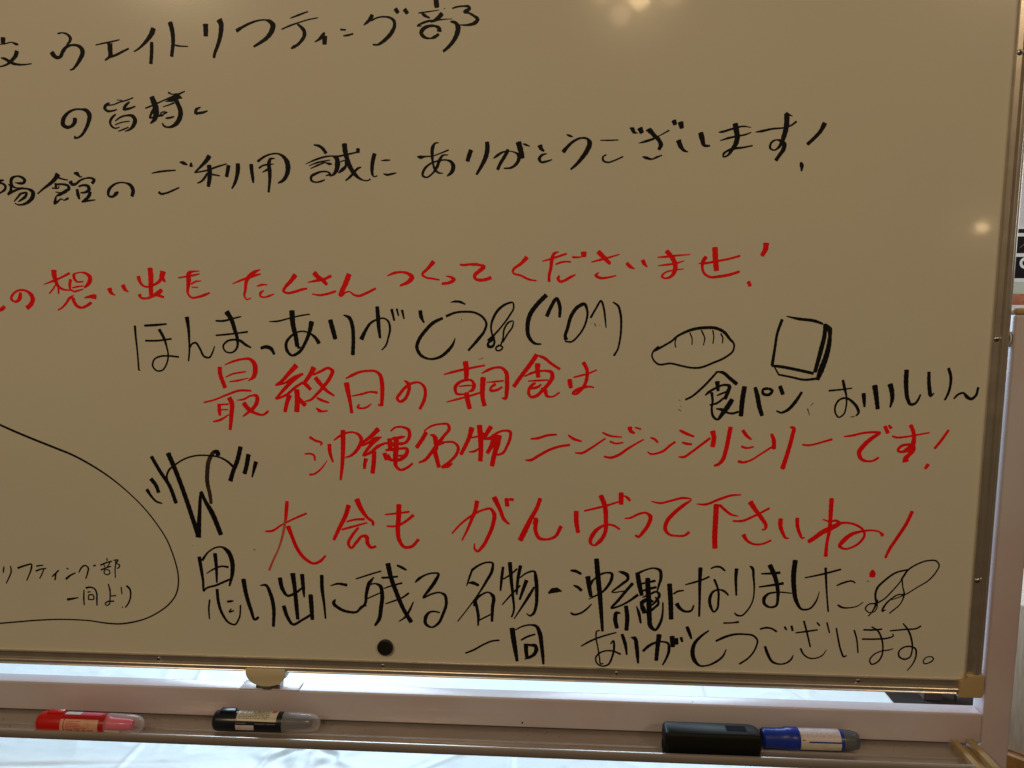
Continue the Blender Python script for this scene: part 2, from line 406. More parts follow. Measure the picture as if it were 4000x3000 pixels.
71,5220,13 -5,5187,43 -72,5135,49 -106,5083,43 -127,4969,34 -141,4896,26 -116,4856,19 -61,4873,15
24,5016,17 74,5033,28 150,5036,15
104,4964,17 65,4938,32 58,4896,26 111,4883,19 177,4901,26 231,4923,13
C ku
509,5156,58 451,5083,47 373,5000,36 350,4959,32 392,4936,28 489,4949,30 575,4975,32 645,4990,23
C sa
741,5182,59 793,5125,53 855,5084,47 896,5037,38
661,5065,13 760,5084,32 866,5104,32 952,5143,36
712,4923,15 797,4909,26 893,4923,28 1005,4957,28
C n
1177,5164,61 1130,5053,59 1068,4908,47 1127,4944,21 1180,4951,17 1222,4918,25 1285,4900,30 1370,4929,30 1498,4991,27
C tsu
1648,5143,15 1722,5174,31 1827,5188,25 1910,5166,38 1952,5125,54 1920,5084,50 1803,5024,23
C ku
2217,5314,52 2141,5227,35 2077,5156,29 2119,5125,25 2202,5110,25 2283,5096,19
C tsu
2364,5141,12 2431,5125,31 2462,5099,46 2410,5064,35 2316,5048,31
C te
2538,5278,21 2567,5273,27 2660,5280,29 2763,5276,29 2804,5257,25
2691,5276,29 2774,5272,27 2825,5252,45 2763,5196,45 2711,5140,41 2721,5110,33 2783,5092,37 2845,5099,37 2912,5123,41
C ku
3344,5363,53 3277,5292,35 3175,5196,29 3175,5191,23 3278,5145,25 3370,5100,25 3458,5086,16
C da
3528,5317,14 3625,5342,24 3726,5375,26 3815,5405,24
3726,5428,12 3670,5408,35 3643,5337,43 3631,5236,35 3611,5145,33 3611,5076,31
3688,5279,18 3747,5302,24 3803,5311,20 3867,5309,20
3733,5145,20 3718,5115,39 3739,5076,31 3800,5090,31 3861,5125,33 3922,5157,18
3889,5364,26 3950,5362,22 4001,5369,12
4020,5425,63 4021,5369,59
C sa
4192,5429,55 4264,5356,51 4336,5286,36
4113,5306,16 4214,5331,26 4334,5364,22 4443,5396,14
4201,5181,16 4166,5150,34 4217,5120,30 4308,5123,24 4407,5147,16
C i
4532,5294,36 4568,5256,44 4630,5224,10
4718,5328,44 4739,5286,44 4775,5248,12
C ma
4896,5361,14 4988,5367,26 5107,5380,22 5271,5393,12
4900,5263,10 4990,5273,24 5110,5290,24 5204,5319,12
4996,5435,52 5058,5365,50 5100,5285,54 5100,5205,50 5054,5135,32 4984,5115,20 4948,5135,26 4992,5185,20 5072,5207,18 5201,5225,12
C se
5377,5289,10 5429,5289,26 5587,5315,24 5715,5339,24 5852,5376,24
5560,5475,61 5568,5364,60 5586,5205,58
5461,5365,40 5428,5315,44 5420,5245,30 5443,5175,28 5514,5130,26 5613,5135,32 5732,5155,32 5854,5193,28
C bang
6150,5523,63 6145,5452,55 6107,5378,45
5963,5075,40 5985,5025,40
L honma black
C ho
-1560,4524,29 -1558,4405,24 -1548,4212,20 -1543,3975,20
-1524,3965,9 -1546,3970,18
-1435,4528,26 -1297,4536,29 -1153,4549,20
-1435,4339,24 -1286,4340,24 -1100,4364,22
-1250,4481,37 -1196,4375,35 -1164,4257,22 -1152,4150,20 -1182,4043,20 -1242,3967,20 -1308,3961,20 -1360,4020,22 -1333,4106,20 -1253,4144,22 -1154,4150,22 -1017,4138,22
C n
-886,4635,52 -873,4504,37 -871,4344,26 -875,4216,22 -893,4090,20
-862,4259,18 -838,4302,22 -793,4318,26 -742,4249,26 -682,4142,26 -627,4132,22 -580,4197,20 -549,4274,13
C ma
-518,4590,22 -420,4590,26 -310,4617,22 -198,4644,17
-526,4410,20 -384,4423,24 -253,4438,20 -122,4456,24
-377,4704,63 -321,4612,52 -284,4485,48 -252,4347,35 -267,4252,26 -329,4198,20 -416,4214,20 -440,4272,22 -388,4336,24 -300,4358,24 -225,4348,33 -151,4295,33 -87,4261,20
C tsu
41,4253,33 98,4270,43 162,4254,48 208,4180,30
C a
159,4584,11 250,4587,22 413,4625,17 575,4662,19 672,4676,15
449,4719,64 458,4541,58 486,4404,54 503,4277,50
508,4267,39 540,4265,22
693,4586,60 665,4468,47 607,4331,37 517,4203,37 429,4166,28 372,4224,39 364,4319,35 427,4404,28 515,4457,19 579,4466,19 664,4442,21 727,4395,36 779,4319,47
C ri
926,4607,53 955,4490,56 984,4373,49
1096,4667,15 1161,4638,43 1201,4533,45 1209,4397,43 1198,4178,45
C ga
1309,4371,53 1359,4471,38 1436,4576,28 1522,4618,21 1596,4629,19 1648,4592,25 1668,4514,28 1644,4389,21 1611,4294,21 1562,4241,15
1514,4769,44 1522,4649,49 1530,4503,42 1543,4388,28
1693,4738,36 1722,4603,23
1756,4743,27 1776,4662,17
1821,4728,32 1844,4624,17
C to
2045,4723,42 2055,4651,46 2089,4578,19
2317,4633,31 2206,4579,40 2100,4474,40 2025,4370,40 1997,4275,40 2043,4181,36 2148,4134,23 2275,4156,32 2381,4236,38 2445,4320,29 2471,4393,8
C u
2420,4825,10 2470,4835,25 2543,4828,29 2595,4802,19
2364,4657,31 2469,4699,25 2594,4712,25 2719,4699,25 2813,4643,27 2854,4571,27 2833,4488,29 2749,4373,36 2633,4242,25
2550,4621,10 2552,4615,10
C note
2874,4363,31 2953,4437,23 3052,4551,19 3134,4665,21 3186,4767,19 3176,4824,19 3114,4814,25 3010,4747,31 2937,4633,29 2911,4540,23 2927,4426,21 2953,4353,23 2926,4291,31 2879,4291,38 2874,4332,25 2916,4364,31 2953,4405,19
C note
3029,4312,17 3052,4375,19 3078,4520,21 3135,4592,21 3178,4603,14 3174,4541,19 3114,4448,19 3052,4344,19
3020,4307,21 3052,4281,21 3031,4250,19 2978,4244,19 2968,4270,21 3010,4307,25
C face
3579,4914,51 3475,4809,49 3383,4676,52 3354,4542,48 3373,4407,43 3446,4330,29 3519,4323,17
3587,4661,45 3629,4758,41 3705,4871,39 3742,4779,41 3741,4651,31
3823,4379,51 3812,4410,37 3837,4513,37 3886,4677,41 3967,4780,41 4038,4808,37 4070,4739,27 4052,4575,23 3971,4431,21 3880,4353,21 3813,4358,19
4114,4645,25 4172,4749,22 4237,4846,24 4269,4760,24 4286,4648,22 4300,4525,12
4379,4831,16 4436,4791,26 4468,4699,28 4480,4526,24 4464,4351,22 4441,4258,20 4401,4191,25
L breakfast red
C sai
-496,4015,50 -495,3929,50 -466,3833,50 -439,3755,48
-429,4043,13 -323,4086,26 -202,4116,26 -104,4116,37 -52,4061,57 -42,3986,61 -64,3901,50 -137,3844,13
-425,3889,15 -330,3931,22 -242,3947,22 -163,3960,17
-381,3831,13 -280,3845,26 -136,3879,11
-722,3565,22 -588,3599,22 -419,3666,24 -252,3721,28 -108,3720,26
-526,3546,44 -526,3464,46 -522,3404,33
-513,3540,22 -403,3547,20
-511,3475,15 -417,3478,20
-394,3628,62 -366,3574,59 -374,3411,53 -398,3220,38
-612,3321,22 -534,3339,31 -409,3411,18
-291,3597,13 -213,3608,26 -102,3658,24 -36,3653,44 -33,3599,50 -86,3501,44 -154,3446,33 -223,3393,20
-210,3565,57 -153,3490,55 -67,3437,37 42,3418,26 81,3444,33 104,3466,22
C shu
484,4044,63 389,3947,50 276,3834,37 209,3793,17 319,3818,26 452,3894,37 562,3936,32
540,3932,37 429,3851,46 328,3754,43 248,3667,33 205,3623,20 335,3668,33 458,3766,33 558,3831,30
558,3831,43 611,3788,48 653,3741,43
384,3668,61 349,3582,50 317,3457,44
477,3739,63 481,3626,63 467,3459,63
503,3642,22 529,3594,54 581,3541,54
705,4019,65 659,3938,54 580,3831,43
691,3928,26 779,3966,32 898,4009,32 935,3978,47 906,3898,43 827,3790,41 727,3682,35 638,3606,28 577,3593,17
717,3891,54 785,3806,52 858,3726,39 948,3668,24
731,3637,26 789,3608,35 880,3578,22
721,3508,22 753,3478,43 807,3468,22 856,3477,22
C nichi
1108,3830,65 1122,3739,58 1141,3633,47 1155,3547,39 1166,3452,39
1101,3883,15 1175,3921,36 1273,3964,30 1391,3981,28 1476,3977,30 1529,3935,43 1554,3839,51 1557,3722,49 1545,3551,41
1505,3556,26 1559,3551,26
1174,3665,15 1288,3688,26 1417,3719,24 1492,3711,34
1263,3559,22 1241,3526,32 1294,3511,24 1359,3528,26 1416,3569,15
C no
1837,3863,19 1879,3831,43 1894,3789,43 1877,3704,38 1833,3629,38 1774,3601,32 1742,3639,36 1781,3703,36 1857,3789,36 1932,3832,30 2017,3841,25 2080,3791,36 2095,3706,38 2073,3610,40 2023,3511,34
C asa
2593,4106,63 2606,4006,63 2602,3880,48
2328,3943,15 2432,3973,30 2621,4017,27 2830,4060,23
2642,3880,25 2536,3858,34 2467,3784,42 2482,3710,32 2583,3700,21
2600,3885,25 2673,3870,29 2699,3817,48 2678,3754,42 2630,3732,17
2515,3797,15 2599,3808,21 2705,3811,15
2360,3602,15 2482,3635,25 2641,3679,25 2778,3723,25
2604,3721,59 2619,3626,57 2645,3520,53
2812,3911,63 2804,3776,59 2804,3670,51 2828,3559,51
2795,3960,13 2863,3998,34 2957,4032,27 3041,4030,31 3093,3978,48 3106,3863,52 3102,3747,48 3078,3652,38 3043,3660,17
2852,3850,11 2957,3860,25 3062,3873,21
2962,3830,36 2904,3777,27 2899,3756,32 2978,3756,32 3046,3794,25
C shoku
3468,4195,52 3395,4085,52 3292,3949,46 3188,3801,46
3478,4185,21 3551,4159,37 3645,4087,33 3749,4020,31
3481,4086,64 3477,4013,56 3488,3919,48
3318,3928,15 3396,3965,29 3490,3992,27 3583,3998,27 3645,3983,42 3661,3931,50 3626,3857,46 3543,3762,40 3460,3687,40 3397,3676,31 3371,3718,38 3381,3781,36 3438,3840,31 3454,3845,21
3365,3870,15 3469,3877,25 3605,3886,19
3522,3830,21 3491,3803,31 3407,3781,35
3527,3783,25 3574,3751,52 3590,3694,38 3648,3678,21 3746,3732,23
C ha
3869,3896,54 3875,3849,54 3886,3791,46
3918,3920,21 4008,3944,25 4101,3971,23 4195,4013,19
4032,4105,47 4074,4028,43 4081,3934,41 4061,3850,39 4000,3755,31 3939,3713,27 3907,3723,27 3959,3765,41 4041,3798,35 4103,3809,25 4165,3799,19
L bread black
C roll
4929,4307,10 4890,4240,14
4905,4261,30 5005,4318,24 5095,4375,24 5144,4421,26 5214,4462,28 5333,4509,34 5474,4530,34 5614,4522,34 5706,4475,34 5769,4399,30 5822,4338,22 5815,4256,22 5737,4184,24 5588,4111,24 5408,4048,24 5327,4049,22 5205,4072,22 5082,4099,22 4929,4091,22 4877,4137,20 4855,4199,18 4875,4250,20 4929,4302,20
5139,4406,14 5126,4334,14 5137,4293,16
5299,4468,16 5327,4396,14 5327,4325,12
5434,4499,18 5476,4397,16 5462,4319,10
5567,4500,16 5582,4428,14 5575,4342,14
5665,4459,18 5689,4408,16 5686,4345,12
C loaf
6374,4629,34 6326,4472,30 6304,4289,30 6281,4085,36
6278,4080,26 6373,4070,34 6585,4031,34 6766,3991,34
6309,4065,16 6363,3973,20 6363,3973,22 6519,3943,24 6660,3914,26 6819,3930,30
6424,4669,12 6556,4640,32 6765,4611,34 6846,4581,24
6871,4576,35 6876,4475,45 6842,4272,51 6785,4007,40
6866,4566,49 6928,4515,59 6937,4445,39 6935,4374,49 6905,4191,59 6854,4028,66 6820,3915,40
L tasty black
C shoku
5637,4003,24 5555,3904,26 5437,3779,26 5338,3695,24 5272,3661,24
5637,4003,18 5703,3993,36 5786,3927,40 5875,3855,44
5641,3884,55 5655,3771,34
5505,3717,18 5539,3749,30 5619,3801,26 5739,3844,26 5785,3834,40 5768,3751,45 5740,3673,41
5642,3713,14 5692,3735,24 5752,3761,20
5580,3749,34 5594,3645,26 5587,3541,26 5616,3447,31 5652,3421,24 5721,3501,51 5779,3585,57 5826,3668,53
5565,3598,20 5645,3620,26 5724,3683,24
5643,3552,16 5709,3542,37 5761,3512,24 5833,3497,26 5903,3518,26
C pa
5967,3825,54 5948,3670,55 5937,3467,51
6093,3816,40 6123,3713,52 6153,3578,50 6188,3475,44
6255,3805,32 6296,3777,34 6258,3730,34 6187,3745,34 6185,3791,30 6245,3805,34
C n
6384,3834,46 6423,3736,42
6357,3534,18 6408,3513,24 6477,3540,34 6564,3634,40 6643,3764,28
6722,3564,12 6734,3522,8 6749,3486,6
C o
6961,3785,22 7095,3799,20 7228,3818,14
7116,3912,30 7138,3825,34 7166,3723,20 7170,3599,18 7141,3496,18 7093,3464,18 7050,3515,20 7049,3619,22 7101,3686,22 7170,3697,24 7242,3652,30 7306,3570,34 7319,3518,26 7291,3487,16
C i
7365,3756,46 7374,3684,42 7384,3596,24
7488,3854,59 7509,3747,53 7539,3572,44
7664,3871,57 7689,3789,53 7700,3687,43 7682,3592,18
C shi
7845,4040,49 7845,3934,51 7855,3811,47 7877,3699,43 7921,3628,33 7965,3639,28 8001,3690,24 8022,3747,20
C i
8102,4017,35 8110,3895,39 8126,3793,43 8140,3737,39 8177,3765,12
8323,4064,33 8353,3978,33 8357,3857,29 8339,3765,27 8307,3688,22
C wave
8410,3704,20 8457,3756,25 8514,3772,23 8557,3726,39 8607,3701,33 8653,3737,29 8677,3839,25
L carrot red
C oki
622,3140,33 687,3098,31 773,3061,28 756,3035,15
552,2921,18 616,2927,24 670,2906,28 679,2840,22
607,2658,31 640,2658,26 729,2709,24 786,2771,20 837,2843,9
871,3051,48 873,2958,46 910,2822,24
932,3103,20 1004,3156,30 1081,3195,26 1190,3204,24 1254,3170,39 1280,3116,50 1250,3029,46 1194,2952,39 1128,2902,28 1071,2885,17
1049,3231,59 1043,2993,54 1026,2774,44 1002,2596,31
C nawa
1499,3255,60 1405,3161,50 1306,3079,32 1283,3046,26 1382,3085,32 1458,3135,37 1534,3147,22
1502,3136,37 1403,3053,43 1325,2954,37 1297,2915,26 1379,2944,37 1489,3032,43 1587,3077,26
1334,2872,50 1316,2812,43 1311,2744,37
1439,2966,54 1430,2824,54 1411,2687,54
1654,3230,22 1709,3273,24 1806,3280,26 1880,3243,43 1890,3179,43 1846,3091,37 1770,3056,22
1636,3132,60 1645,2991,56
1669,3132,37 1793,3153,37 1834,3162,15
1576,3077,22 1673,3062,54 1813,3080,24
1585,2985,26 1672,2994,39 1780,3009,30 1855,3005,39 1854,2961,50 1810,2896,47 1723,2856,37 1615,2871,32
1568,2946,54 1593,2860,43
1611,2925,32 1658,2850,37
1723,3155,60 1715,3003,65 1707,2872,61 1711,2785,43 1764,2737,32 1851,2765,32 1922,2821,26
1735,2916,22 1810,2917,32
C na
2100,3219,49 2039,3116,49 1974,3023,47
2073,3235,17 2159,3295,26 2288,3326,23 2373,3319,32 2388,3282,40 2318,3173,36 2242,3075,47 2155,2955,41 2079,2867,37 2003,2833,22
2147,3187,15 2190,3177,47 2221,3097,64 2220,2994,43
2204,2977,58 2229,2880,52 2255,2777,47
2253,3075,53 2339,3098,24 2456,3089,28 2498,3036,38 2476,2949,36 2401,2861,34 2293,2778,26 2368,2795,43 2422,2829,21
C butsu
2670,3285,64 2638,3167,49 2584,3048,47 2530,2944,43
2627,3156,21 2733,3173,23 2818,3217,28
2631,2978,15 2690,2984,30 2781,3039,21
2764,3316,61 2776,3179,64 2781,3018,57 2773,2864,53
2909,3301,57 2872,3245,53 2818,3148,42
2818,3142,21 2892,3154,42 2977,3219,28 3083,3253,27 3146,3238,36 3146,3173,36 3104,3055,32 3051,2968,32 2982,2945,25
2946,3198,59 2924,3085,59 2860,2965,43
3009,3193,63 2988,3085,64 2950,2956,57 2918,2804,55
C ni
3400,3153,21 3484,3162,32 3610,3201,29 3716,3211,23
3332,2886,15 3390,2884,34 3496,2942,34 3621,3014,32 3737,3058,29 3878,3085,29
C n
3863,3204,21 3914,3167,36 4024,3129,21
3949,2986,19 4021,2982,29 4124,3037,27 4217,3102,25 4312,3169,21
C ji
4280,3243,21 4351,3210,27 4512,3189,17
4371,3134,25 4436,3110,23 4529,3122,21
4303,2943,23 4387,2932,31 4470,2962,33 4593,3049,29 4695,3114,23 4775,3163,19
4608,3317,52 4620,3267,48 4667,3241,25
4672,3312,17 4741,3292,25
C n
4867,3187,23 4911,3170,29 4951,3131,25
4832,3010,17 4864,2986,25 4946,2993,25 5028,3028,31 5099,3093,29 5161,3138,27
C shi
5212,3283,27 5279,3249,39 5383,3208,25
5247,3132,25 5304,3117,33 5361,3112,25
5208,2954,16 5257,2949,31 5358,3012,29 5459,3093,29 5578,3189,31
C ri
5606,3279,61 5624,3206,55 5613,3084,55
5820,3329,51 5798,3187,49 5773,3039,49 5731,2911,45 5682,2863,35 5641,2851,27
C shi
5967,3292,41 6010,3232,41 6073,3180,22
5960,3092,31 6021,3074,26 6102,3091,22
5926,2909,35 5977,2896,31 6058,2916,24 6177,2992,22 6316,3089,24
C ri
6309,3251,34 6337,3184,47 6345,3068,49
6527,3338,20 6566,3328,44 6557,3239,46 6520,3060,47 6457,2822,53
C bar
6683,3125,22 6739,3118,26 6829,3133,24 6928,3165,24 7027,3195,28
C de
7165,3231,18 7255,3243,28 7383,3276,26 7511,3288,28 7581,3283,30 7505,3225,44 7411,3135,52 7352,3030,52 7380,2962,40 7462,2932,24 7532,2944,26 7584,2981,28
7636,3362,44 7676,3279,44
7680,3373,30 7712,3337,34
C su
7728,3244,20 7773,3229,26 7872,3235,24 8019,3263,22 8155,3291,18
7932,3381,43 7967,3309,43 7982,3216,47 7964,3122,59 7912,3080,56 7854,3053,30 7803,3068,30 7830,3115,34 7908,3142,30 7979,3122,50 7981,3081,54 7936,3018,46 7899,2965,60 7906,2934,70
C bang
8375,3324,29 8300,3199,33 8230,3100,30
8169,2906,40 8137,2853,38
L cheer red
C dai
302,2303,44 291,2208,47 274,2062,36
4,1904,22 82,1909,31 219,1993,22 355,2064,24 546,2151,27
302,1978,58 347,1850,45 419,1670,45 515,1548,42 625,1491,31 715,1530,36 779,1599,24
C kai
1098,2268,57 1053,2133,53 972,1975,49 892,1811,38
1201,2350,66 1253,2226,59 1338,2106,37 1403,2051,37 1404,2012,29
1068,2053,22 1162,2080,26 1294,2091,33
1004,1948,26 1104,1978,29 1326,2044,22
1214,1978,29 1135,1878,37 1082,1753,38 1108,1709,29 1188,1789,38 1267,1869,33 1311,1865,51 1330,1770,48 1373,1720,37 1434,1738,29
C mo
1740,2291,61 1734,2125,59 1720,1957,55 1738,1824,50 1802,1735,37 1890,1743,37 1984,1840,37
1563,2155,20 1711,2174,26 1869,2199,28
1582,2005,22 1697,2007,28 1829,2077,33 1923,2156,39
C ga
2730,2354,54 2713,2254,49 2664,2121,39 2599,1965,30 2538,1841,19
2414,1930,22 2523,2052,26 2664,2165,30 2805,2240,26 2901,2256,32 2944,2193,51 2933,2071,47 2868,1893,43 2792,1758,41 2727,1700,28 2695,1744,28 2697,1806,11
2944,2407,64 3019,2249,47 3073,2118,43 3132,2064,24
3099,2393,53 3110,2293,49
3137,2383,36 3185,2378,36
C n
3520,2401,47 3489,2302,47 3404,2136,53 3330,1980,64 3271,1855,60
3436,2071,21 3468,2132,53 3464,1983,47 3512,1890,43 3608,1876,28 3704,1911,36 3783,2050,45
C ba
3969,2246,57 3973,2103,55 3996,1972,47
4072,2253,23 4177,2280,27 4335,2323,27 4486,2375,23
4269,2453,57 4319,2329,57 4338,2133,51 4330,1979,46 4258,1857,47 4184,1811,21 4152,1843,42 4182,1954,51 4265,2044,38 4370,2084,27 4444,2069,27 4508,2027,23
4520,2490,61 4521,2343,52
4547,2458,10 4595,2431,36 4632,2391,29
C tsu
4569,2165,17 4632,2171,27 4735,2222,29 4829,2241,27 4883,2198,50 4864,2100,46 4803,2000,44 4731,1933,29 4708,1954,32
C te
4894,2388,15 4993,2368,27 5138,2403,27 5282,2438,31 5376,2424,14 5285,2347,42 5163,2236,46 5083,2126,48 5070,2039,46 5118,1974,31 5213,1956,25 5317,1967,29 5363,2007,35
C shita
5445,2366,14 5534,2360,29 5717,2430,31 5860,2481,29 5974,2491,18
5683,2365,62 5680,2160,62 5677,1942,60 5685,1806,60
5720,2360,31 5784,2302,35 5869,2239,29 5952,2221,14
C sa
5892,2159,23 5995,2161,31 6137,2223,29 6323,2329,25
6089,2405,62 6154,2309,51 6241,2193,49 6291,2107,41 6283,2064,27 6247,2055,21
6023,1988,52 6067,1918,35 6151,1871,27 6254,1874,25 6361,1923,25
C i
6465,2199,53 6465,2111,51 6501,2014,41 6539,1956,27 6572,1956,18
6663,2212,45 6670,2115,43 6706,2008,37 6734,1960,27 6762,1966,18
C ne
7060,2466,51 7059,2284,49 7055,2069,41 7033,1907,35 7027,1734,45
6972,2202,16 7040,2177,24 7141,2184,30 7167,2163,41 7084,2102,61 6965,2035,57 6877,1963,51 6810,1915,47
7133,2135,51 7203,2161,30 7294,2160,26 7387,2130,28 7462,2067,26 7475,2014,30 7429,1927,30 7341,1860,26 7241,1836,26 7188,1867,41 7235,1944,55 7322,2021,45 7442,2061,26 7573,2075,22 7655,2055,22 7693,2013,44
C bang
8021,2322,40 7969,2185,40 7852,1968,38 7779,1837,36 7740,1734,30
L famous black
C omo
-886,1543,48 -866,1366,41 -851,1228,32 -841,1090,23 -840,1092,23 -671,1169,27 -497,1249,27
-848,1499,34 -763,1609,20 -658,1674,20 -579,1682,23 -503,1627,56 -452,1491,57 -453,1353,50 -501,1162,23
-674,1594,50 -665,1428,41 -668,1204,23
-800,1322,11 -695,1387,23 -591,1424,23 -507,1415,29
-775,966,21 -792,859,23 -791,707,18
-669,1112,39 -660,944,39 -611,771,34 -525,656,27 -457,637,23 -396,718,21 -365,905,20
-540,947,27 -494,954,32 -459,961,14
-493,850,16 -518,808,25 -460,827,18
C i
-313,1259,57 -289,1081,52 -231,851,45 -175,713,30 -133,749,30
-93,1178,14 -25,1186,34 38,1067,47 71,906,48 61,627,36
C de
170,1288,52 199,1140,50 263,1050,32 354,1081,32 458,1158,25
341,1352,63 362,1144,49 376,914,52 387,735,41
464,1342,52 474,1159,45 482,1038,20
207,910,52 252,760,45 317,663,34 443,725,29 558,798,32
567,1072,56 573,920,56 579,735,45
C ni
721,1337,45 721,1154,45 742,947,31 754,757,22
828,1196,11 918,1227,27 1046,1214,38
890,1015,18 866,974,45 942,895,40 1064,853,34 1165,856,29 1245,938,27 1290,945,22
C noko
1170,1300,18 1332,1357,20 1477,1406,18
1187,1305,16 1343,1363,18 1497,1410,18
1398,1325,15 1341,1250,49 1299,1112,40 1273,962,33 1233,915,25 1165,856,20
1340,1227,16 1418,1242,20 1479,1213,44 1502,1106,49 1484,922,49 1453,760,45 1401,680,27
1303,1037,16 1393,1080,18 1482,1122,16
1503,1322,27 1597,1330,26 1707,1344,24
1584,1514,62 1619,1336,55 1682,1145,55 1788,885,49 1874,738,55
1528,1180,15 1639,1223,22 1761,1258,24
1544,975,16 1657,1018,22 1769,1067,22 1847,1126,26
1906,1011,15 1855,898,29 1798,805,27 1713,742,13
1704,1491,26 1764,1464,37 1821,1432,24
C ru
1932,1270,15 1971,1311,37 2059,1370,22 2169,1401,22 2230,1397,28 2190,1294,44 2112,1179,40 2034,1068,20 2144,1123,24 2254,1143,22 2309,1116,37 2330,1037,37 2284,853,35 2217,725,33 2139,677,22 2062,720,40 2063,812,44 2119,882,26 2186,890,22 2240,877,20
C na
2661,1447,26 2627,1350,26 2592,1242,13
2661,1452,33 2737,1510,26 2856,1558,22 2921,1554,26 2921,1470,37 2845,1311,33 2735,1127,20 2614,953,15 2476,767,15
2611,1282,15 2671,1284,44 2745,1252,33
2702,1081,20 2718,979,37 2740,843,37 2736,717,20
2686,978,28 2702,1047,37 2779,1128,26 2877,1163,20 2926,1121,44 2922,962,41 2914,779,31
2756,792,18 2844,840,20 2931,888,17
C butsu
3056,1501,32 3040,1361,37 3024,1191,22
3062,1344,19 3148,1403,22 3235,1483,22
3143,1565,50 3159,1352,43 3181,1128,33 3187,901,24 3165,844,20
3046,1005,15 3149,1127,22 3273,1265,22
3278,1526,43 3246,1355,37 3235,1242,32 3230,1146,24
3267,1366,17 3364,1436,22 3450,1455,26 3472,1360,47 3484,1158,43 3474,989,37 3442,897,33 3399,867,24 3358,895,15
3354,1335,47 3311,1210,39 3268,1079,26
3451,1247,26 3387,1133,37 3312,1007,28 3198,822,13
C dot
3635,1174,26 3689,1209,65 3742,1216,60 3796,1203,17
C oki
3911,1477,26 3965,1473,38 4040,1436,32
3951,1283,21 3999,1262,36 4048,1218,36
3917,922,22 3939,905,28 4036,919,24 4110,972,24 4176,1044,15
4124,1405,60 4138,1299,53 4167,1143,43
4147,1411,17 4143,1333,15 4201,1368,21
4144,1265,36 4201,1368,21 4285,1437,26 4370,1461,23 4423,1451,32 4424,1395,38 4373,1283,34 4289,1191,23 4204,1144,21 4141,1108,11
4229,1637,57 4248,1436,60 4279,1157,56 4299,933,47 4319,690,32
C nawa
4508,1478,15 4561,1466,42 4615,1434,47 4626,1401,36 4543,1309,32 4430,1208,17 4587,1227,15
4686,1330,38 4608,1233,36 4504,1096,34 4426,998,26 4527,1029,23 4632,1088,26 4753,1181,36
4539,934,17 4491,938,43 4476,870,51 4500,735,47
4607,1031,47 4626,886,53 4619,710,47
4741,1468,53 4766,1326,57 4801,1177,47
4741,1459,32 4836,1506,21 4951,1533,21 5015,1510,38 5033,1411,38 5009,1310,27 4990,1232,15
4870,1401,57 4879,1229,59 4894,1062,62 4903,882,57 4922,770,53 4971,726,32 5043,830,34 5066,954,23 5066,1089,19
4776,1321,21 4860,1345,25 4964,1370,30
4789,1226,21 4884,1262,32 4978,1287,30
4812,1149,15 4906,1196,28 4990,1226,25 5017,1199,36 4983,1109,32 4931,1051,21
4813,1104,32 4908,1118,25 4941,1096,32
4740,1029,15 4769,946,38 4796,811,26
4787,1092,21 4815,1015,60 4838,959,53
4792,1070,53 4876,1123,42 4930,1107,25
4816,947,26 4912,972,32 4964,1019,30 5010,1070,32 5009,1109,25 4971,1153,21
C ni
5141,1334,57 5160,1125,57 5174,873,53
5197,1206,21 5244,1238,25 5317,1252,19
5237,1080,53 5271,1027,42 5346,979,30 5420,992,27 5449,1063,19
C na
5336,1328,15 5440,1360,25 5554,1402,23 5626,1439,23
5516,1553,50 5514,1356,38 5519,1123,29 5520,920,25
5644,1545,17 5705,1571,25 5758,1567,27 5817,1521,23
5690,1405,29 5724,1329,27 5746,1252,27 5750,1130,27 5735,1018,25 5704,983,21 5655,1060,36 5646,1171,38 5685,1250,27 5768,1274,21 5821,1254,29 5870,1205,19
C ri
5958,1550,44 5953,1423,35 5960,1313,29 5967,1208,23
6116,1590,12 6143,1571,35 6168,1450,27 6183,1285,19 6170,1141,17 6112,1017,19 6031,942,21 5979,952,25 5955,979,15
C ma
6262,1493,19 6363,1499,27 6487,1513,35
6241,1322,19 6370,1345,27 6534,1377,35
6359,1609,56 6421,1479,52 6464,1326,46 6475,1194,35 6454,1082,29 6382,1064,25 6312,1112,37 6309,1178,42 6354,1235,27 6446,1259,21 6643,1253,14
C shi
6665,1676,56 6653,1495,58 6667,1309,54 6700,1155,46 6777,1047,25 6860,1055,23 6938,1151,21 6975,1282,8
C ta
6794,1455,16 7013,1510,25 7216,1573,22
7034,1587,31 7046,1451,27 7068,1232,19 7094,1028,21
7182,1366,18 7254,1401,23 7376,1421,20 7397,1405,18
7208,1114,25 7251,1088,25 7344,1083,16 7445,1110,14 7508,1160,10
7539,1430,8 7560,1431,10
C note
8018,1589,20 7878,1548,22 7752,1447,24 7667,1346,26 7649,1269,24 7661,1182,25 7680,1116,14 7644,1038,12 7572,1036,14 7539,1079,16 7577,1135,16 7658,1149,20 7747,1200,16 7842,1307,16 7945,1451,14 7982,1518,14 8018,1584,12
7681,1193,16 7664,1138,25 7623,1038,16 7580,983,14
C note
7944,1462,16 8018,1584,20 8124,1662,18 8252,1710,18 8348,1705,18 8381,1657,16 8352,1570,16 8269,1460,16 8143,1369,14 7997,1267,14 7849,1200,10
7955,1463,18 7971,1365,14 7992,1278,20 7963,1168,14 7834,1027,16
7992,1267,20 7936,1271,16 7838,1208,18 7772,1130,22 7746,1052,25 7785,1070,10
L cheer dryred
C dai
272,2056,36 225,1847,27 162,1664,22 89,1515,22 34,1388,29
L tear red
C drop
7597,1573,30 7599,1530,71 7597,1486,65
L party black
C ichi
2572,341,20 2666,381,24 2810,467,22 2919,516,22 3007,528,22
C dou
3171,696,61 3193,536,61 3215,399,53 3237,255,35
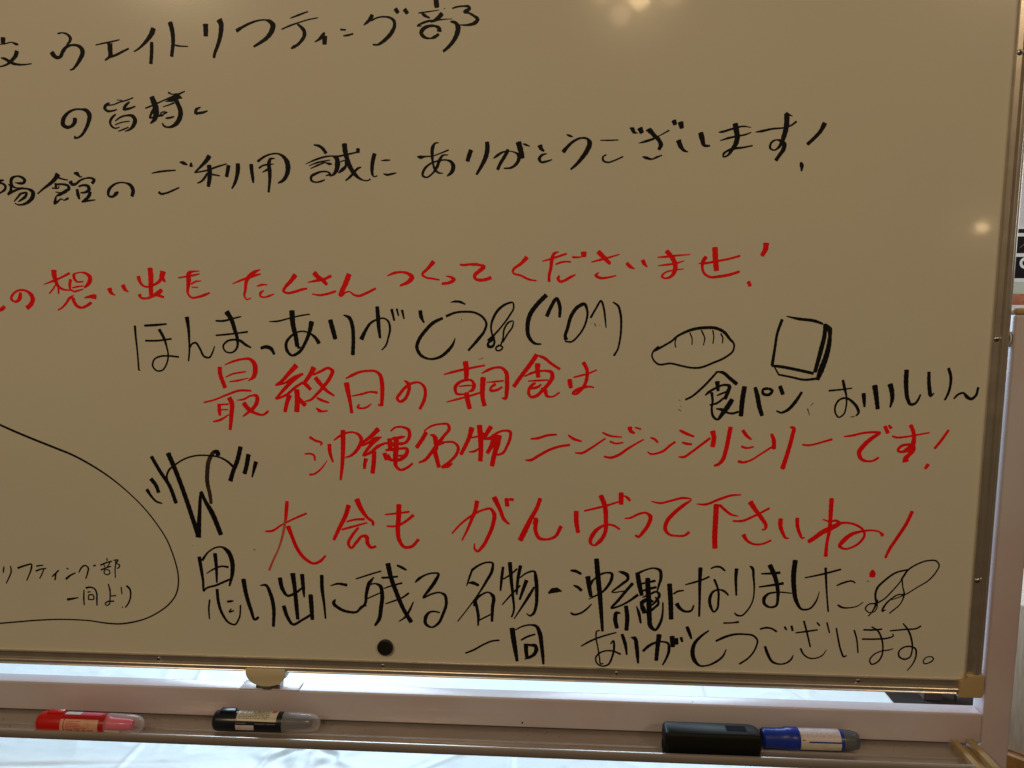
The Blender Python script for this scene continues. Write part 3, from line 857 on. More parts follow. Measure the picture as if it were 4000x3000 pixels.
3204,668,15 3302,722,20 3410,746,22 3476,733,37 3525,638,54 3548,490,48 3565,341,41 3574,226,28
3289,539,22 3367,587,26 3465,622,22
3351,489,55 3352,403,48 3363,311,44
3357,484,22 3412,474,33 3466,470,48 3483,430,50 3461,361,44 3401,313,37 3334,285,15
C a
4052,480,15 4138,536,24 4288,609,22 4395,647,21 4491,676,17
4286,700,13 4249,688,19 4239,614,19 4263,478,17 4286,341,17 4310,250,19 4334,260,15
4424,523,15 4455,563,26 4468,461,28 4448,358,24 4391,241,22 4326,222,19 4255,260,19 4238,328,19 4280,392,22 4366,429,19 4463,427,22 4550,390,24
C ri
4566,655,39 4606,534,43 4631,386,21
4676,613,13 4717,611,47 4752,493,49 4765,379,43 4775,277,24
C ga
4833,439,30 4901,509,36 4986,557,28 5071,573,21 5146,551,30 5158,483,36 5119,334,26 5084,264,19
5031,666,60 5014,501,51 5002,319,45
5191,648,57 5206,507,53
5240,621,53 5252,543,47
5303,635,38 5321,579,28
C to
5373,778,42 5407,694,42 5433,622,25
5644,735,19 5546,653,32 5475,561,42 5452,447,51 5482,334,49 5548,268,26 5633,271,21 5738,320,28 5830,402,25 5869,494,13
C u
5825,841,21 5930,847,19 6008,860,27
5739,601,25 5832,651,32 5957,694,27 6093,701,23 6199,684,25 6248,630,23 6236,539,21 6147,390,21 6040,307,23
C go
6279,776,23 6351,795,25 6415,786,23 6479,749,25
6346,548,31 6376,465,36 6455,343,29 6540,321,19 6623,343,21 6678,396,23 6696,447,10
6575,813,27 6598,775,23
6658,827,29 6674,766,25
C za
6714,739,17 6833,759,23 6977,786,19
6806,895,23 6843,771,23 6900,560,19
6967,880,19 7000,842,21
7086,884,19 7124,751,19
6783,534,25 6816,468,21 6891,414,19 6985,417,17 7056,458,15 7099,531,8
C i
7203,815,19 7237,660,21 7282,505,21 7316,444,23 7347,462,14
7421,794,21 7452,700,19 7484,500,17
C ma
7534,803,21 7637,804,23 7754,818,20
7526,682,21 7695,688,21 7848,710,20 7896,736,18 7886,760,14
7630,844,18 7699,802,21 7757,698,21 7780,565,19 7771,465,19 7714,379,19 7653,358,19 7630,404,17 7677,484,16 7777,537,16 7858,551,16 7903,569,10
C su
7855,799,18 8026,823,20 8188,850,20 8217,873,18
8003,899,16 8067,819,22 8116,698,22 8133,554,18 8110,464,18 8051,435,21 7981,471,21 7977,538,18 8030,590,18 8112,604,20 8170,578,22 8185,500,20 8156,388,16 8093,290,12
C maru
8376,479,14 8315,471,14 8277,420,14 8285,390,16 8350,400,16 8396,451,16 8376,479,14
L small black
C ri
-3541,1347,16 -3552,1306,19 -3558,1263,14
-3450,1355,16 -3447,1291,19 -3487,1196,17 -3532,1119,14
C fu
-3352,1334,26 -3243,1372,21 -3160,1389,21 -3171,1321,21 -3207,1239,16 -3243,1167,14
C te
-3092,1367,21 -3003,1381,16
-3106,1299,23 -3036,1327,19 -2963,1338,14
-2995,1331,14 -3030,1255,16 -3063,1198,14
C i
-2795,1316,19 -2842,1271,19 -2890,1229,16
-2836,1273,19 -2855,1183,19
C n
-2679,1345,21 -2663,1338,16
-2702,1199,28 -2646,1247,23 -2567,1287,14
C gu
-2520,1296,16 -2468,1373,19 -2426,1392,19 -2393,1369,21 -2405,1282,19 -2433,1211,14
-2317,1386,19 -2287,1399,19
C bu
-2124,1497,14 -2127,1463,16
-2220,1400,19 -2146,1433,18 -2063,1458,16
-2181,1427,12 -2161,1381,14
-2088,1440,14 -2126,1382,14
-2216,1335,21 -2151,1364,19 -2080,1388,16
-2170,1334,16 -2178,1293,16 -2134,1271,16 -2097,1299,16 -2112,1338,16 -2170,1336,14
-2005,1471,16 -2025,1349,16 -2030,1233,14
-2040,1470,14 -1976,1475,16 -2002,1425,14 -1963,1414,18 -1964,1385,18 -1995,1359,14
C ichi
-2705,917,33 -2634,931,26 -2554,948,14
C dou
-2468,1053,16 -2479,941,21 -2479,847,16
-2439,1083,26 -2378,1096,21 -2321,1074,21 -2297,1005,21 -2302,922,21 -2304,846,16
-2418,1025,19 -2382,1035,14
-2411,984,16 -2415,925,16
-2409,988,16 -2350,991,19 -2342,933,16 -2407,925,16
C yo
-2131,1143,16 -2115,1068,21 -2120,951,16 -2137,868,16 -2174,850,16 -2193,873,16 -2158,903,19 -2071,911,19
-2113,980,14 -2039,990,19
C ri
-1959,1107,16 -1954,1014,16
-1883,1126,28 -1845,1087,25 -1836,1017,21 -1869,899,19 -1919,830,16
-1963,835,16 -1954,829,14
L balloon black
C curve
-3467,3260,25 -3268,3173,28 -2991,3060,27 -2725,2957,27 -2493,2865,25 -2240,2729,23 -2001,2570,20 -1786,2389,16 -1572,2167,16 -1404,1937,16 -1301,1757,16 -1251,1621,16 -1204,1450,16 -1180,1301,16 -1185,1162,16 -1227,1021,16 -1327,891,16 -1471,781,16 -1662,682,16 -1839,630,19 -2015,603,19 -2190,608,19 -2422,636,16 -2597,643,16 -2831,642,16 -3127,622,17 -3426,590,17 -3701,558,17
L hand black
C hand
-1446,2859,45 -1339,2660,45 -1236,2494,47 -1154,2254,47
-1224,2906,61 -1136,2674,56 -1021,2318,56 -945,2049,56 -883,1823,57
-884,1806,68 -850,2141,45 -828,2344,38 -816,2400,40
-816,2411,38 -774,2300,45 -692,2144,63 -582,1847,56
-1251,2538,25 -1258,2605,25 -1226,2684,25 -1131,2763,20 -993,2843,20 -856,2880,20 -689,2883,20 -546,2861,22 -448,2807,27 -379,2742,33
-572,2888,58 -575,2938,44 -631,2926,45
-273,3002,53 -325,2820,53 -387,2675,49 -426,2558,56
-175,2905,55 -213,2733,51 -238,2655,51
-82,2810,51 -108,2724,40 -140,2612,18
-1469,2568,52 -1406,2479,47 -1378,2390,45
-1532,2427,45 -1482,2343,32 -1407,2266,27 -1341,2247,18
L hand dryblack
C hand
-631,2928,45 -692,2825,51 -721,2681,51 -729,2536,49 -703,2380,45 -692,2257,38
L specks dark
C speck
-158,1663,11 -141,1652,13
-965,1696,7 -961,1694,7
C speck
5191,3657,6 5207,3647,8
5214,3579,10 5219,3577,8
5189,3542,8 5218,3521,10
5411,3690,6 5415,3689,6
6784,3637,8 6756,3600,6
C speck
4159,4581,8 4175,4545,14
4221,4555,8 4226,4553,8
4118,4578,6 4123,4575,6
C speck
7232,3471,12 7271,3476,14
L faint red
C dash
2753,4136,6 2801,4142,8 2816,4155,6
"""

# ---------------------------------------------------------------- floor, wall
tag(boxo('floor', (-6,8,-5,6,-0.1,0), M_floor), kind='structure')
tag(boxo('wall', (1.35,5.0,2.01,2.15,0,2.8), M_wall), 'pale plaster wall behind the poster at right', kind='structure')

# ---------------------------------------------------------------- the whiteboard on its stand
wb = tag(empty('whiteboard', (0,0.009,0)), 'large framed whiteboard covered in black and red Japanese handwriting, on a white steel stand', 'whiteboard')
wb.location = (0,0,0)
boxo('writing_surface', (-0.8805,0.8805, 0.0,0.0095, ZB+0.0195,ZB+0.8805), M_board, wb)
PROF = [(0.0,-0.010),(0.0,0.0005),(0.0010,0.0026),(0.0026,0.0034),(0.0032,0.0030),(0.0040,0.0036),(0.0050,0.0048),(0.0066,0.0056),(0.0084,0.0056),(0.0098,0.0046),
        (0.0106,0.0030),(0.0112,0.0016),(0.0176,0.0016),(0.0180,0.0030),(0.0196,0.0032),(0.0200,0.0024),(0.0200,-0.010)]
E9 = 0.898
for (p0, p1, inw) in (((-E9+.0285,0,ZB),(E9-.0285,0,ZB),(0,0,1)), ((-E9+.0285,0,ZB+0.9),(E9-.0285,0,ZB+0.9),(0,0,-1)),
                      ((E9,0,ZB+.0285),(E9,0,ZB+0.9-.0285),(-1,0,0)), ((-E9,0,ZB+.0285),(-E9,0,ZB+0.9-.0285),(1,0,0))):
    obj('frame_rail', extrude_profile(PROF, p0, p1, inw), M_alu, wb, True)
def corner(sx, z0, sz):
    bm = bmesh.new(); t = 0.0228; L = 0.0292
    # L-shaped cover, rounded at the outer corner
    pts = [(0.0035,0.0),(L,0.0),(L,t-.0015),(t+.0008,t-.0015)] + [(t-.0015,t+.0008),(t-.0015,L),(0.0,L),(0.0,0.0035),(0.0010,0.0010)]
    fr = []; bk = []; o_ = 0.0012
    for s, h in pts:
        x = sx*(E9+o_-s*1.0); z = ZB+z0+sz*(h-o_)
        fr.append(bm.verts.new((x,-0.0068,z))); bk.append(bm.verts.new((x,0.011,z)))
    n = len(pts)
    bm.faces.new(fr); bm.faces.new(bk)
    for i in range(n): bm.faces.new((fr[i], fr[(i+1) % n], bk[(i+1) % n], bk[i]))
    bmesh.ops.bevel(bm, geom=[e for e in bm.edges if e.verts[0].co.y < -0.006 and e.verts[1].co.y < -0.006], offset=0.0014, segments=3, profile=0.5, affect='EDGES')
    return obj('corner_cap', bm, M_tan, wb, True)
for sx, z0, sz in ((1,0,1),(-1,0,1),(1,0.9,-1),(-1,0.9,-1)): corner(sx, z0, sz)
# rivets: a domed washer with a dark recess
rb = bmesh.new(); cyl(rb, (0,0,0), 'y', 0.0034, 0.0026, -0.0010, 18); cyl(rb, (0,-0.0010,0), 'y', 0.0026, 0.0017, -0.0006, 18)
hb = bmesh.new(); cyl(hb, (0,-0.00155,0), 'y', 0.0012, 0.0012, -0.0002, 12)
rv = obj('rivet', rb, M_steel, wb, True); rh = obj('recess', hb, M_hole, rv)
SP = [(0.8835,0.7608),(0.8835,0.4411),(0.8835,0.1475)]+[(x,0.0140) for x in (-0.75,-0.45,-0.15,0.15,0.45,0.75)]+[(-0.8835,z) for z in (0.7608,0.4411,0.1475)]
for i, (x, z) in enumerate(SP):
    if i == 0: r_ = rv
    else:
        r_ = rv.copy(); C.objects.link(r_); r_.parent = wb
        h_ = rh.copy(); C.objects.link(h_); h_.parent = r_
    r_.location = (x,-0.0016,ZB+z)

# stand: posts, rail, feet
for sx in (1,-1):
    x0, x1 = (0.9030,0.9368) if sx > 0 else (-0.9368,-0.9030)
    boxo('post', (x0,x1,-0.0035,0.0225,0.09,ZB+0.4700), M_paint, wb, 0.0030, 3)
    boxo('post_cap', (x0-.0006,x1+.0006,-0.0042,0.0232,ZB+0.4700,ZB+0.4772), M_tan, wb, 0.0020, 2)
    bm = bmesh.new(); cyl(bm, ((0.8975 if sx > 0 else -0.9033),0.0085,ZB+0.441), 'x', 0.0075, 0.0075, 0.0058, 24); pv = obj('pivot_bolt', bm, M_hole, wb, True)
    bm = bmesh.new(); cyl(bm, ((0.8998 if sx > 0 else -0.9010),0.0085,ZB+0.441), 'x', 0.0092, 0.0092, 0.0012, 24); obj('washer', bm, M_pw, pv, True)
    boxo('foot', (x0-.002,x1+.002,-0.28,0.30,0.055,0.09), M_paint, wb, 0.004, 2)
    for yy in (-0.26, 0.28):
        bm = bmesh.new(); cyl(bm, ((x0+x1)/2-.009,yy,0.026), 'x', 0.026, 0.026, 0.018, 24); obj('caster', bm, M_cap, wb, True)
boxo('cross_rail', (-0.9032,0.9032,-0.0020,0.0195,ZB-0.0645,ZB-0.0245), M_paint, wb, 0.0026, 3)
boxo('lower_rail', (-0.9032,0.9032,0.0,0.020,0.18,0.22), M_paint, wb, 0.0026, 2)

# pen tray: sheet with a ridge and a front lip, profile in (y, z)
TP = [(0.0206,-0.0690),(0.0206,-0.0600),(0.0198,-0.0600),(0.0198,-0.0672),(-0.0275,-0.0672),(-0.0280,-0.0654),(-0.0284,-0.0650),(-0.0298,-0.0650),(-0.0304,-0.0674),(-0.0500,-0.0674),(-0.0532,-0.0662),(-0.0543,-0.0625),(-0.0545,-0.0577),(-0.0568,-0.0576),(-0.0580,-0.0581),
      (-0.0590,-0.0600),(-0.0590,-0.0655),(-0.0572,-0.0688)]
bm = bmesh.new()
A = [bm.verts.new((-0.868,y,ZB+z)) for y, z in TP]; B = [bm.verts.new((0.868,y,ZB+z)) for y, z in TP]
for i in range(len(TP)): bm.faces.new((A[i],A[(i+1) % len(TP)],B[(i+1) % len(TP)],B[i]))
bm.faces.new(A); bm.faces.new(B)
tray = obj('pen_tray', bm, M_tray, wb, True)
for sx in (1,-1):
    bm = bmesh.new()
    def bx(a, b, *r): box(bm, min(sx*a,sx*b), max(sx*a,sx*b), *r)
    bx(0.8660,0.8735,-0.0608,-0.0040,ZB-0.0700,ZB-0.0575,0.0012,2)
    bx(0.8738,0.8840,-0.0596,-0.0040,ZB-0.0697,ZB-0.0650,0.0004,1)
    bx(0.8842,0.8925,-0.0612,-0.0038,ZB-0.0703,ZB-0.0560,0.0014,2)
    obj('tray_end_cap', bm, M_tan, wb, True)

# crumbs of dry ink lying in the tray and two ink dots on the rail
bm = bmesh.new(); rnd = random.Random(3)
for k in range(150):
    x = rnd.uniform(-0.40,0.86); y = rnd.choice((rnd.uniform(-0.027,-0.004),rnd.uniform(-0.049,-0.031),rnd.uniform(-0.012,-0.004))); r = rnd.uniform(0.0003,0.0007)
    bmesh.ops.create_icosphere(bm, subdivisions=1, radius=r, matrix=Matrix.Translation((x,y,ZB-0.0672+r*0.6)))
tag(obj('ink_dust', bm, M_dark, wb), kind='stuff')
for x, y, z in ((0.3307,-0.00215,ZB-0.0575),):
    bm = bmesh.new(); cyl(bm, (x,y,z), 'y', 0.0013, 0.0013, -0.0001, 10); obj('ink_speck', bm, M_black, wb)
bm = bmesh.new(); cyl(bm, (0.5480,0.004,ZB-0.0245), 'z', 0.0009, 0.0009, 0.0001, 10); obj('ink_speck', bm, M_black, wb)

# latch under the middle of the board
lt = bmesh.new(); n = 20; fr = []; bk = []
prof = [(0.0262,0.0072),(0.0262,-0.0005)]+[(0.0262*math.cos(PI*i/n), -0.0005-0.0160*math.sin(PI*i/n)) for i in range(1,n)]+[(-0.0262,-0.0005),(-0.0262,0.0072)]
for x, z in prof: fr.append(lt.verts.new((-0.0045+x,-0.0074,ZB+z))); bk.append(lt.verts.new((-0.0045+x,0.0005,ZB+z)))
lt.faces.new(fr); lt.faces.new(bk)
for i in range(len(prof)): lt.faces.new((fr[i],fr[(i+1) % len(prof)],bk[(i+1) % len(prof)],bk[i]))
bmesh.ops.bevel(lt, geom=[e for e in lt.edges if e.verts[0].co.y < -0.007 and e.verts[1].co.y < -0.007], offset=0.0012, segments=2, profile=0.5, affect='EDGES')
lk = obj('latch', lt, M_cream, wb, True)
bm = bmesh.new()
for i, (x, z) in enumerate([(p[0]*0.98, min(p[1],-0.0004)*0.93) for p in prof]):
    pass
box(bm, -0.0290,0.0195, 0.0010,0.0190, ZB-0.0118,ZB-0.0004, 0.004, 2)
obj('latch_back', bm, M_paint, lk, True)
bm = bmesh.new(); box(bm, -0.0200,0.0125,-0.0030,0.0125,ZB-0.0225,ZB-0.0150,0.001,1); box(bm, -0.0105,0.0015,-0.0052,-0.0031,ZB-0.0224,ZB-0.0168,0.0008,1)
obj('latch_stem', bm, M_alud, lk, True)
boxo('latch_plate', (-0.0420,0.0370,-0.0034,0.0185,ZB-0.0244,ZB-0.0226), M_paint, wb, 0.0007, 2)

# ---------------------------------------------------------------- handwriting
LAB = {'title':'black brush-pen line at the top of the board, katakana title','greet':'short black line starting with a looped hiragana no','thanks':'long black thank-you line ending in an exclamation mark',
 'memories':'red line in the middle of the board ending in an exclamation mark','honma':'black line ending in two note signs and a bracketed smiling face','breakfast':'red line about breakfast, beside the drawn bread','bread':'black outline drawing of bread',
 'tasty':'black line under the drawn bread, ending in a wavy dash','carrot':'red line with ten katakana ending in an exclamation mark','cheer':'big red line of cheer above the last black line','famous':'long black line near the bottom of the board','tear':'red drop beside the drawn notes',
 'party':'lowest black line just above the frame','small':'small thin handwriting inside the drawn bubble','balloon':'long thin curved outline of a speech bubble at left','hand':'black sketch of waving hand strokes','specks':'dried ink speck','faint':'faint red dash'}
MATS = {'dryred': M_dryr, 'dryblack': M_dryb, 'black': M_black, 'red': M_red, 'dark': M_dark}
layer = [0]
def smooth_pts(P):
    out = []; m = len(P)
    if m == 2:
        a, b = P; return [tuple(a[k]+(b[k]-a[k])*t for k in range(3)) for t in (0,.5,1)]
    for i in range(m-1):
        p1, p2 = P[i], P[i+1]
        p0 = P[i-1] if i else tuple(2*p1[k]-p2[k] for k in range(3))
        p3 = P[i+2] if i+2 < m else tuple(2*p2[k]-p1[k] for k in range(3))
        L = math.hypot(p2[0]-p1[0], p2[1]-p1[1])
        k_ = max(2, min(14, int(L/16)))
        # centripetal-like: tangents limited by the length of the piece
        def tan(a, b, c):
            la = math.hypot(b[0]-a[0], b[1]-a[1])+1e-6; lc = math.hypot(c[0]-b[0], c[1]-b[1])+1e-6
            if la < 1 or lc < 1: return (0,0,0)
            return tuple(((b[k]-a[k])/la*lc+(c[k]-b[k])/lc*la)/(la+lc)*L for k in range(3))
        t1 = tan(p0, p1, p2); t2 = tan(p1, p2, p3)
        for j in range(k_):
            t = j/k_; t2_ = t*t; t3_ = t2_*t
            h = (2*t3_-3*t2_+1, t3_-2*t2_+t, -2*t3_+3*t2_, t3_-t2_)
            q_ = [h[0]*p1[k]+h[1]*t1[k]+h[2]*p2[k]+h[3]*t2[k] for k in range(3)]
            q_[2] = p1[2]+(p2[2]-p1[2])*t
            out.append(tuple(q_))
    out.append(P[-1])
    return out
def stroke(bm, P):
    """P: [(x, z, width)] in tenths of a millimetre on the board; a thin film of ink, later ink over earlier"""
    Q = []
    for p in smooth_pts(P):
        if not Q or math.hypot(p[0]-Q[-1][0], p[1]-Q[-1][1]) > 1.5: Q.append(p)
    if len(Q) < 2: Q.append((Q[0][0]+6, Q[0][1], Q[0][2]))
    n = len(Q); y = -0.00012-(layer[0] % 40)*0.000004; layer[0] += 1
    V = []
    for i in range(n):
        a = Q[max(i-1,0)]; b = Q[min(i+1,n-1)]
        dx, dz = b[0]-a[0], b[1]-a[1]; l = math.hypot(dx,dz)+1e-9; dx /= l; dz /= l
        w_ = Q[i][2]*0.5*(1+0.05*math.sin(i*1.7+layer[0]))*1.10
        yy = y-i*0.0000015
        V.append((bm.verts.new(((Q[i][0]-dz*w_)*1e-4,yy,(Q[i][1]+dx*w_)*1e-4+ZB)), bm.verts.new(((Q[i][0]+dz*w_)*1e-4,yy,(Q[i][1]-dx*w_)*1e-4+ZB)), dx, dz, w_, yy))
    for a, b in zip(V, V[1:]): bm.faces.new((a[0],a[1],b[1],b[0]))
    for e, s in ((0,-1),(n-1,1)):                     # soft ends
        v0, v1, dx, dz, w_, yy = V[e]; cx, cz = Q[e][0], Q[e][1]; k = min(0.55*w_, 7)
        mid = []
        for f_ in (0.72, 0.0, -0.72):
            mid.append(bm.verts.new(((cx-dz*w_*f_+s*dx*k*(1-f_*f_*.7))*1e-4,yy,(cz+dx*w_*f_+s*dz*k*(1-f_*f_*.7))*1e-4+ZB)))
        bm.faces.new([v0]+mid+[v1] if s > 0 else [v1]+mid[::-1]+[v0])
    for i in range(1, len(P)-1):                      # round the sharp turns
        a, b, c = P[i-1], P[i], P[i+1]
        u = Vector((b[0]-a[0], b[1]-a[1])); v = Vector((c[0]-b[0], c[1]-b[1]))
        if u.length < 1 or v.length < 1 or u.angle(v) > math.radians(48):
            r = b[2]*0.5; yy = y-0.00004-i*0.0000015
            bm.faces.new([bm.verts.new(((b[0]+r*math.cos(PI*k/6))*1e-4,yy,(b[1]+r*math.sin(PI*k/6))*1e-4+ZB)) for k in range(12)])
line = col = None; cur = []
def flush():
    global cur
    if cur and ch:
        bm = bmesh.new()
        for P in cur: stroke(bm, P)
        for f_ in bm.faces:
            f_.normal_update()
            if f_.normal.y > 0: f_.normal_flip()
        me = bpy.data.meshes.new('character'); bm.to_mesh(me); bm.free()
        me.materials.append(M_redf if line == 'faint' else MATS[col])
        nm = {'bread':'drawing','hand':'drawing','balloon':'drawing','tear':'drawing','specks':'ink_speck','faint':'ink_speck'}.get(line, 'drawing' if ch in ('note','face') else 'written_character')
        o = bpy.data.objects.new(nm, me); C.objects.link(o); o.parent = wb; o['label'] = LAB[line]
    cur = []
ch = None
for ln in INK.strip().split('\n'):
    if ln[0] == 'L': flush(); _, line, col = ln.split(); ch = None
    elif ln[0] == 'C': flush(); ch = ln[2:]
    else: cur.append([tuple(int(a) for a in t.split(',')) for t in ln.split()])
flush()

# ---------------------------------------------------------------- things on the board and in the tray
bm = bmesh.new(); cyl(bm, (0,0,0), 'y', 0.0102, 0.0102, -0.0042, 40); cyl(bm, (0,-0.0042,0), 'y', 0.0102, 0.0094, -0.0008, 40)
mg = obj('magnet', bm, M_mag, None, True); mg.location = (0.1533,0,ZB+0.0395)
tag(mg, 'round flat black magnet near the bottom edge of the whiteboard', 'magnet')

def marker(loc, rz, label):
    return tag(empty('marker_pen', loc, rz), label, 'marker pen', 'marker pens lying in the tray')
TZ = ZB-0.0672
R = 0.0128
# red pen (x runs along the pen)
t = marker((-0.2885,-0.0425,TZ+R), 0.0, 'fat red marker pen with a clear domed cap, leftmost pen in the tray')
obj('tail', lathe_x([(0.0006,0.0085),(0.0002,0.0102),(0.0022,0.0120),(0.006,0.0128),(0.036,0.0128)]), M_redp, t, True)
bm = bmesh.new(); box(bm, 0.0120,0.0345,-0.0030,0.0050,0.0108,0.0150,0.0014,2); obj('tail_ridge', bm, M_redp, t, True)
obj('barrel', lathe_x([(0.0362,0.0125),(0.0980,0.0125)]), M_redb, t, True)
obj('collar', lathe_x([(0.0902,0.0128),(0.0970,0.0128)]), M_redb, t, True)
lb = bmesh.new(); patch(lb, 0.0362,0.0895,-30,50,0.01262,14); lb = obj('label', lb, M_labp, t, True)
bm = bmesh.new(); patch(bm, 0.0405,0.0420,-28,50,0.01268,10); patch(bm,0.0362,0.0895,50,52,0.01268,2)
for k in range(5):
    patch(bm, 0.0440,0.0440+(0.021 if k < 3 else 0.030)-(k % 2)*0.003, 36-k*9,39-k*9,0.01268,2)
obj('print', bm, M_sq, lb)
bm = bmesh.new()                                        # a row of upside-down capitals along the lower edge
def glyph(bm, x, kind):
    s = 0.0022; t0, t1 = -19, -6
    seg = {'C':[(0,.3,t0,t1),(0,1,t1-3,t1),(0,1,t0,t0+3)],'O':[(0,.3,t0,t1),(.7,1,t0,t1),(0,1,t1-3,t1),(0,1,t0,t0+3)],'E':[(.7,1,t0,t1),(0,1,t1-3,t1),(0,1,t0,t0+3),(0,1,-14,-11)],'T':[(.35,.65,t0,t1),(0,1,t0,t0+3)],'A':[(0,.3,t0,t1),(.7,1,t0,t1),(0,1,t1-3,t1)],'-':[(0,1,-14,-11)]}[kind]
    for i, (a, b, c, d) in enumerate(seg): patch(bm, x+a*s*1.7,x+b*s*1.7,c,d,0.01270+i*0.00002,2)
for i, g in enumerate('COETACE-AC'): glyph(bm, 0.0415+i*0.0043, g)
obj('print', bm, M_redt, lb)
bm = bmesh.new(); patch(bm, 0.0378,0.0600,80,116,0.01264,6); obj('label', bm, M_labw, t, True)
bm = bmesh.new(); patch(bm, 0.0606,0.0900,76,116,0.01264,6); obj('label', bm, M_pink, t, True)
obj('nib_holder', lathe_x([(0.098,0.0095),(0.104,0.0078),(0.128,0.0066),(0.1315,0.0050)]), M_nibp, t, True)
cp = obj('cap', lathe_x([(0.0972,0.0127),(0.0985,0.0128),(0.118,0.0124),(0.132,0.0119),(0.138,0.0108),(0.1425,0.0084),(0.1455,0.0046),(0.1463,0.0012)], 40, False), M_clear, t, True)
bm = bmesh.new(); patch(bm, 0.0995,0.1200,-30,-3,0.01285,5); obj('sticker', bm, M_lab, cp, True)
t.scale = (0.935,1,1)
# black pen
t = marker((-0.0655,-0.0258,TZ+R), math.radians(0.6), 'fat black marker pen with a clear cap, below the latch in the tray')
obj('tail', lathe_x([(0.0006,0.0080),(0.0002,0.0100),(0.0022,0.0120),(0.006,0.0128),(0.033,0.0128)]), M_cap, t, True)
bm = bmesh.new(); box(bm, 0.0085,0.0300,-0.0050,0.0050,0.0105,0.0158,0.0016,2); obj('tail_ridge', bm, M_cap, t, True)
obj('barrel', lathe_x([(0.0332,0.0126),(0.0890,0.0126),(0.0975,0.0124)]), M_cap, t, True)
lb = bmesh.new(); patch(lb, 0.0335,0.0885,33,118,0.01272,14,-3); lb = obj('label', lb, M_lab, t, True)
bm = bmesh.new()
for k in range(7):
    x = 0.0365
    while x < 0.077:
        L = random.uniform(0.002,0.006); patch(bm, x,min(x+L,0.078),44+k*9.5,48+k*9.5,0.01280,1,-0.2); x += L+random.uniform(0.0008,0.002)
obj('print', bm, M_grey, lb)
bm = bmesh.new(); patch(bm, 0.0800,0.0860,86,112,0.01282,4); obj('print', bm, M_sq, lb)
bm = bmesh.new(); patch(bm, 0.0335,0.0585,-24,9,0.01272,6); obj('label', bm, M_labw, t, True)
bm = bmesh.new(); patch(bm, 0.0335,0.0480,17,22,0.01274,1)
for a, b in ((0.060,0.074),(0.0755,0.0880)): patch(bm, a,b,15,20,0.01274,1)
obj('print', bm, M_greyp, t)
obj('nib_holder', lathe_x([(0.0976,0.0098),(0.103,0.0082),(0.129,0.0070),(0.1325,0.0052)]), M_nibk, t, True)
obj('cap', lathe_x([(0.0960,0.0127),(0.0985,0.0127),(0.118,0.0121),(0.132,0.0114),(0.138,0.0104),(0.1425,0.0080),(0.1445,0.0044),(0.1451,0.0012)], 40, False), M_clear, t, True)
t.scale = (0.948,1,1)
# blue pen
t = marker((0.6290,-0.0222,TZ+R+0.0010), math.radians(0.5), 'fat blue marker pen with a stained white label, touching the black eraser')
obj('tail', lathe_x([(0.0008,0.0086),(0.0002,0.0106),(0.0020,0.0120),(0.014,0.0118),(0.0255,0.0123),(0.0290,0.0136),(0.0430,0.0137),(0.0438,0.0132)]), M_blue, t, True)
obj('barrel', lathe_x([(0.0440,0.0127),(0.0930,0.0127),(0.0968,0.0124)]), M_blue, t, True)
lb = bmesh.new(); patch(lb, 0.0442,0.0928,20,118,0.01283,14); lb = obj('label', lb, M_labw, t, True)
bm = bmesh.new(); patch(bm, 0.0442,0.0928,-38,12,0.01283,9); obj('label', bm, M_lab, t, True)
bm = bmesh.new(); patch(bm, 0.0442,0.0540,12,20,0.01281,2); obj('label', bm, M_lab, t, True)
bm = bmesh.new(); patch(bm, 0.0458,0.0495,23,28,0.01290,2)
for k in range(4):
    x = 0.052
    while x < 0.088:
        L = random.uniform(0.001,0.003); patch(bm, x,x+L,38+k*8,39.2+k*8,0.01290,1); x += L+random.uniform(0.002,0.005)
obj('print', bm, M_redt, lb)
obj('nib_holder', lathe_x([(0.0970,0.0100),(0.1120,0.0088),(0.114,0.004)]), M_nibb, t, True)
obj('cap', lathe_x([(0.0960,0.0122),(0.1090,0.0116),(0.1100,0.0108),(0.1155,0.0100),(0.1165,0.0085)], 40, True), M_clearb, t, True)

# eraser
er = tag(empty('board_eraser', (0.5645,-0.0335,TZ)), 'black plastic whiteboard eraser lying in the tray left of the blue pen', 'eraser')
bm = bmesh.new()
lay = [(0.0,0.0530,0.0115),(0.003,0.0570,0.0140),(0.018,0.0582,0.0148),(0.0255,0.0578,0.0142),(0.0288,0.0566,0.0134),(0.0300,0.0550,0.0122)]
rings = []
for z, hx, hy in lay:
    ring = []
    rr = 0.0035; rc = 0.009
    for cx, cy, a0 in ((hx-rc,hy-rc,0),(-hx+rr,hy-rr,90),(-hx+rr,-hy+rr,180),(hx-rr,-hy+rr,270)):
        for k in range(4):
            q_ = rc if a0 == 0 else rr
            a = math.radians(a0+k*30); ring.append(bm.verts.new((cx+q_*math.cos(a), cy+q_*math.sin(a), 0.0005+z)))
    rings.append(ring)
for a, b in zip(rings, rings[1:]):
    for i in range(16): bm.faces.new((a[i],a[(i+1) % 16],b[(i+1) % 16],b[i]))
bm.faces.new(rings[-1]); bm.faces.new(rings[0])
obj('eraser_shell', bm, M_erase, er, True)
boxo('felt_pad', (-0.0592,-0.0560,-0.0120,0.0060,0.001,0.012), M_felt, er, 0.001, 1)
bm = bmesh.new(); box(bm, 0.018,0.042,-0.004,0.007,0.0304,0.0308); obj('eraser_label', bm, M_felt, er)

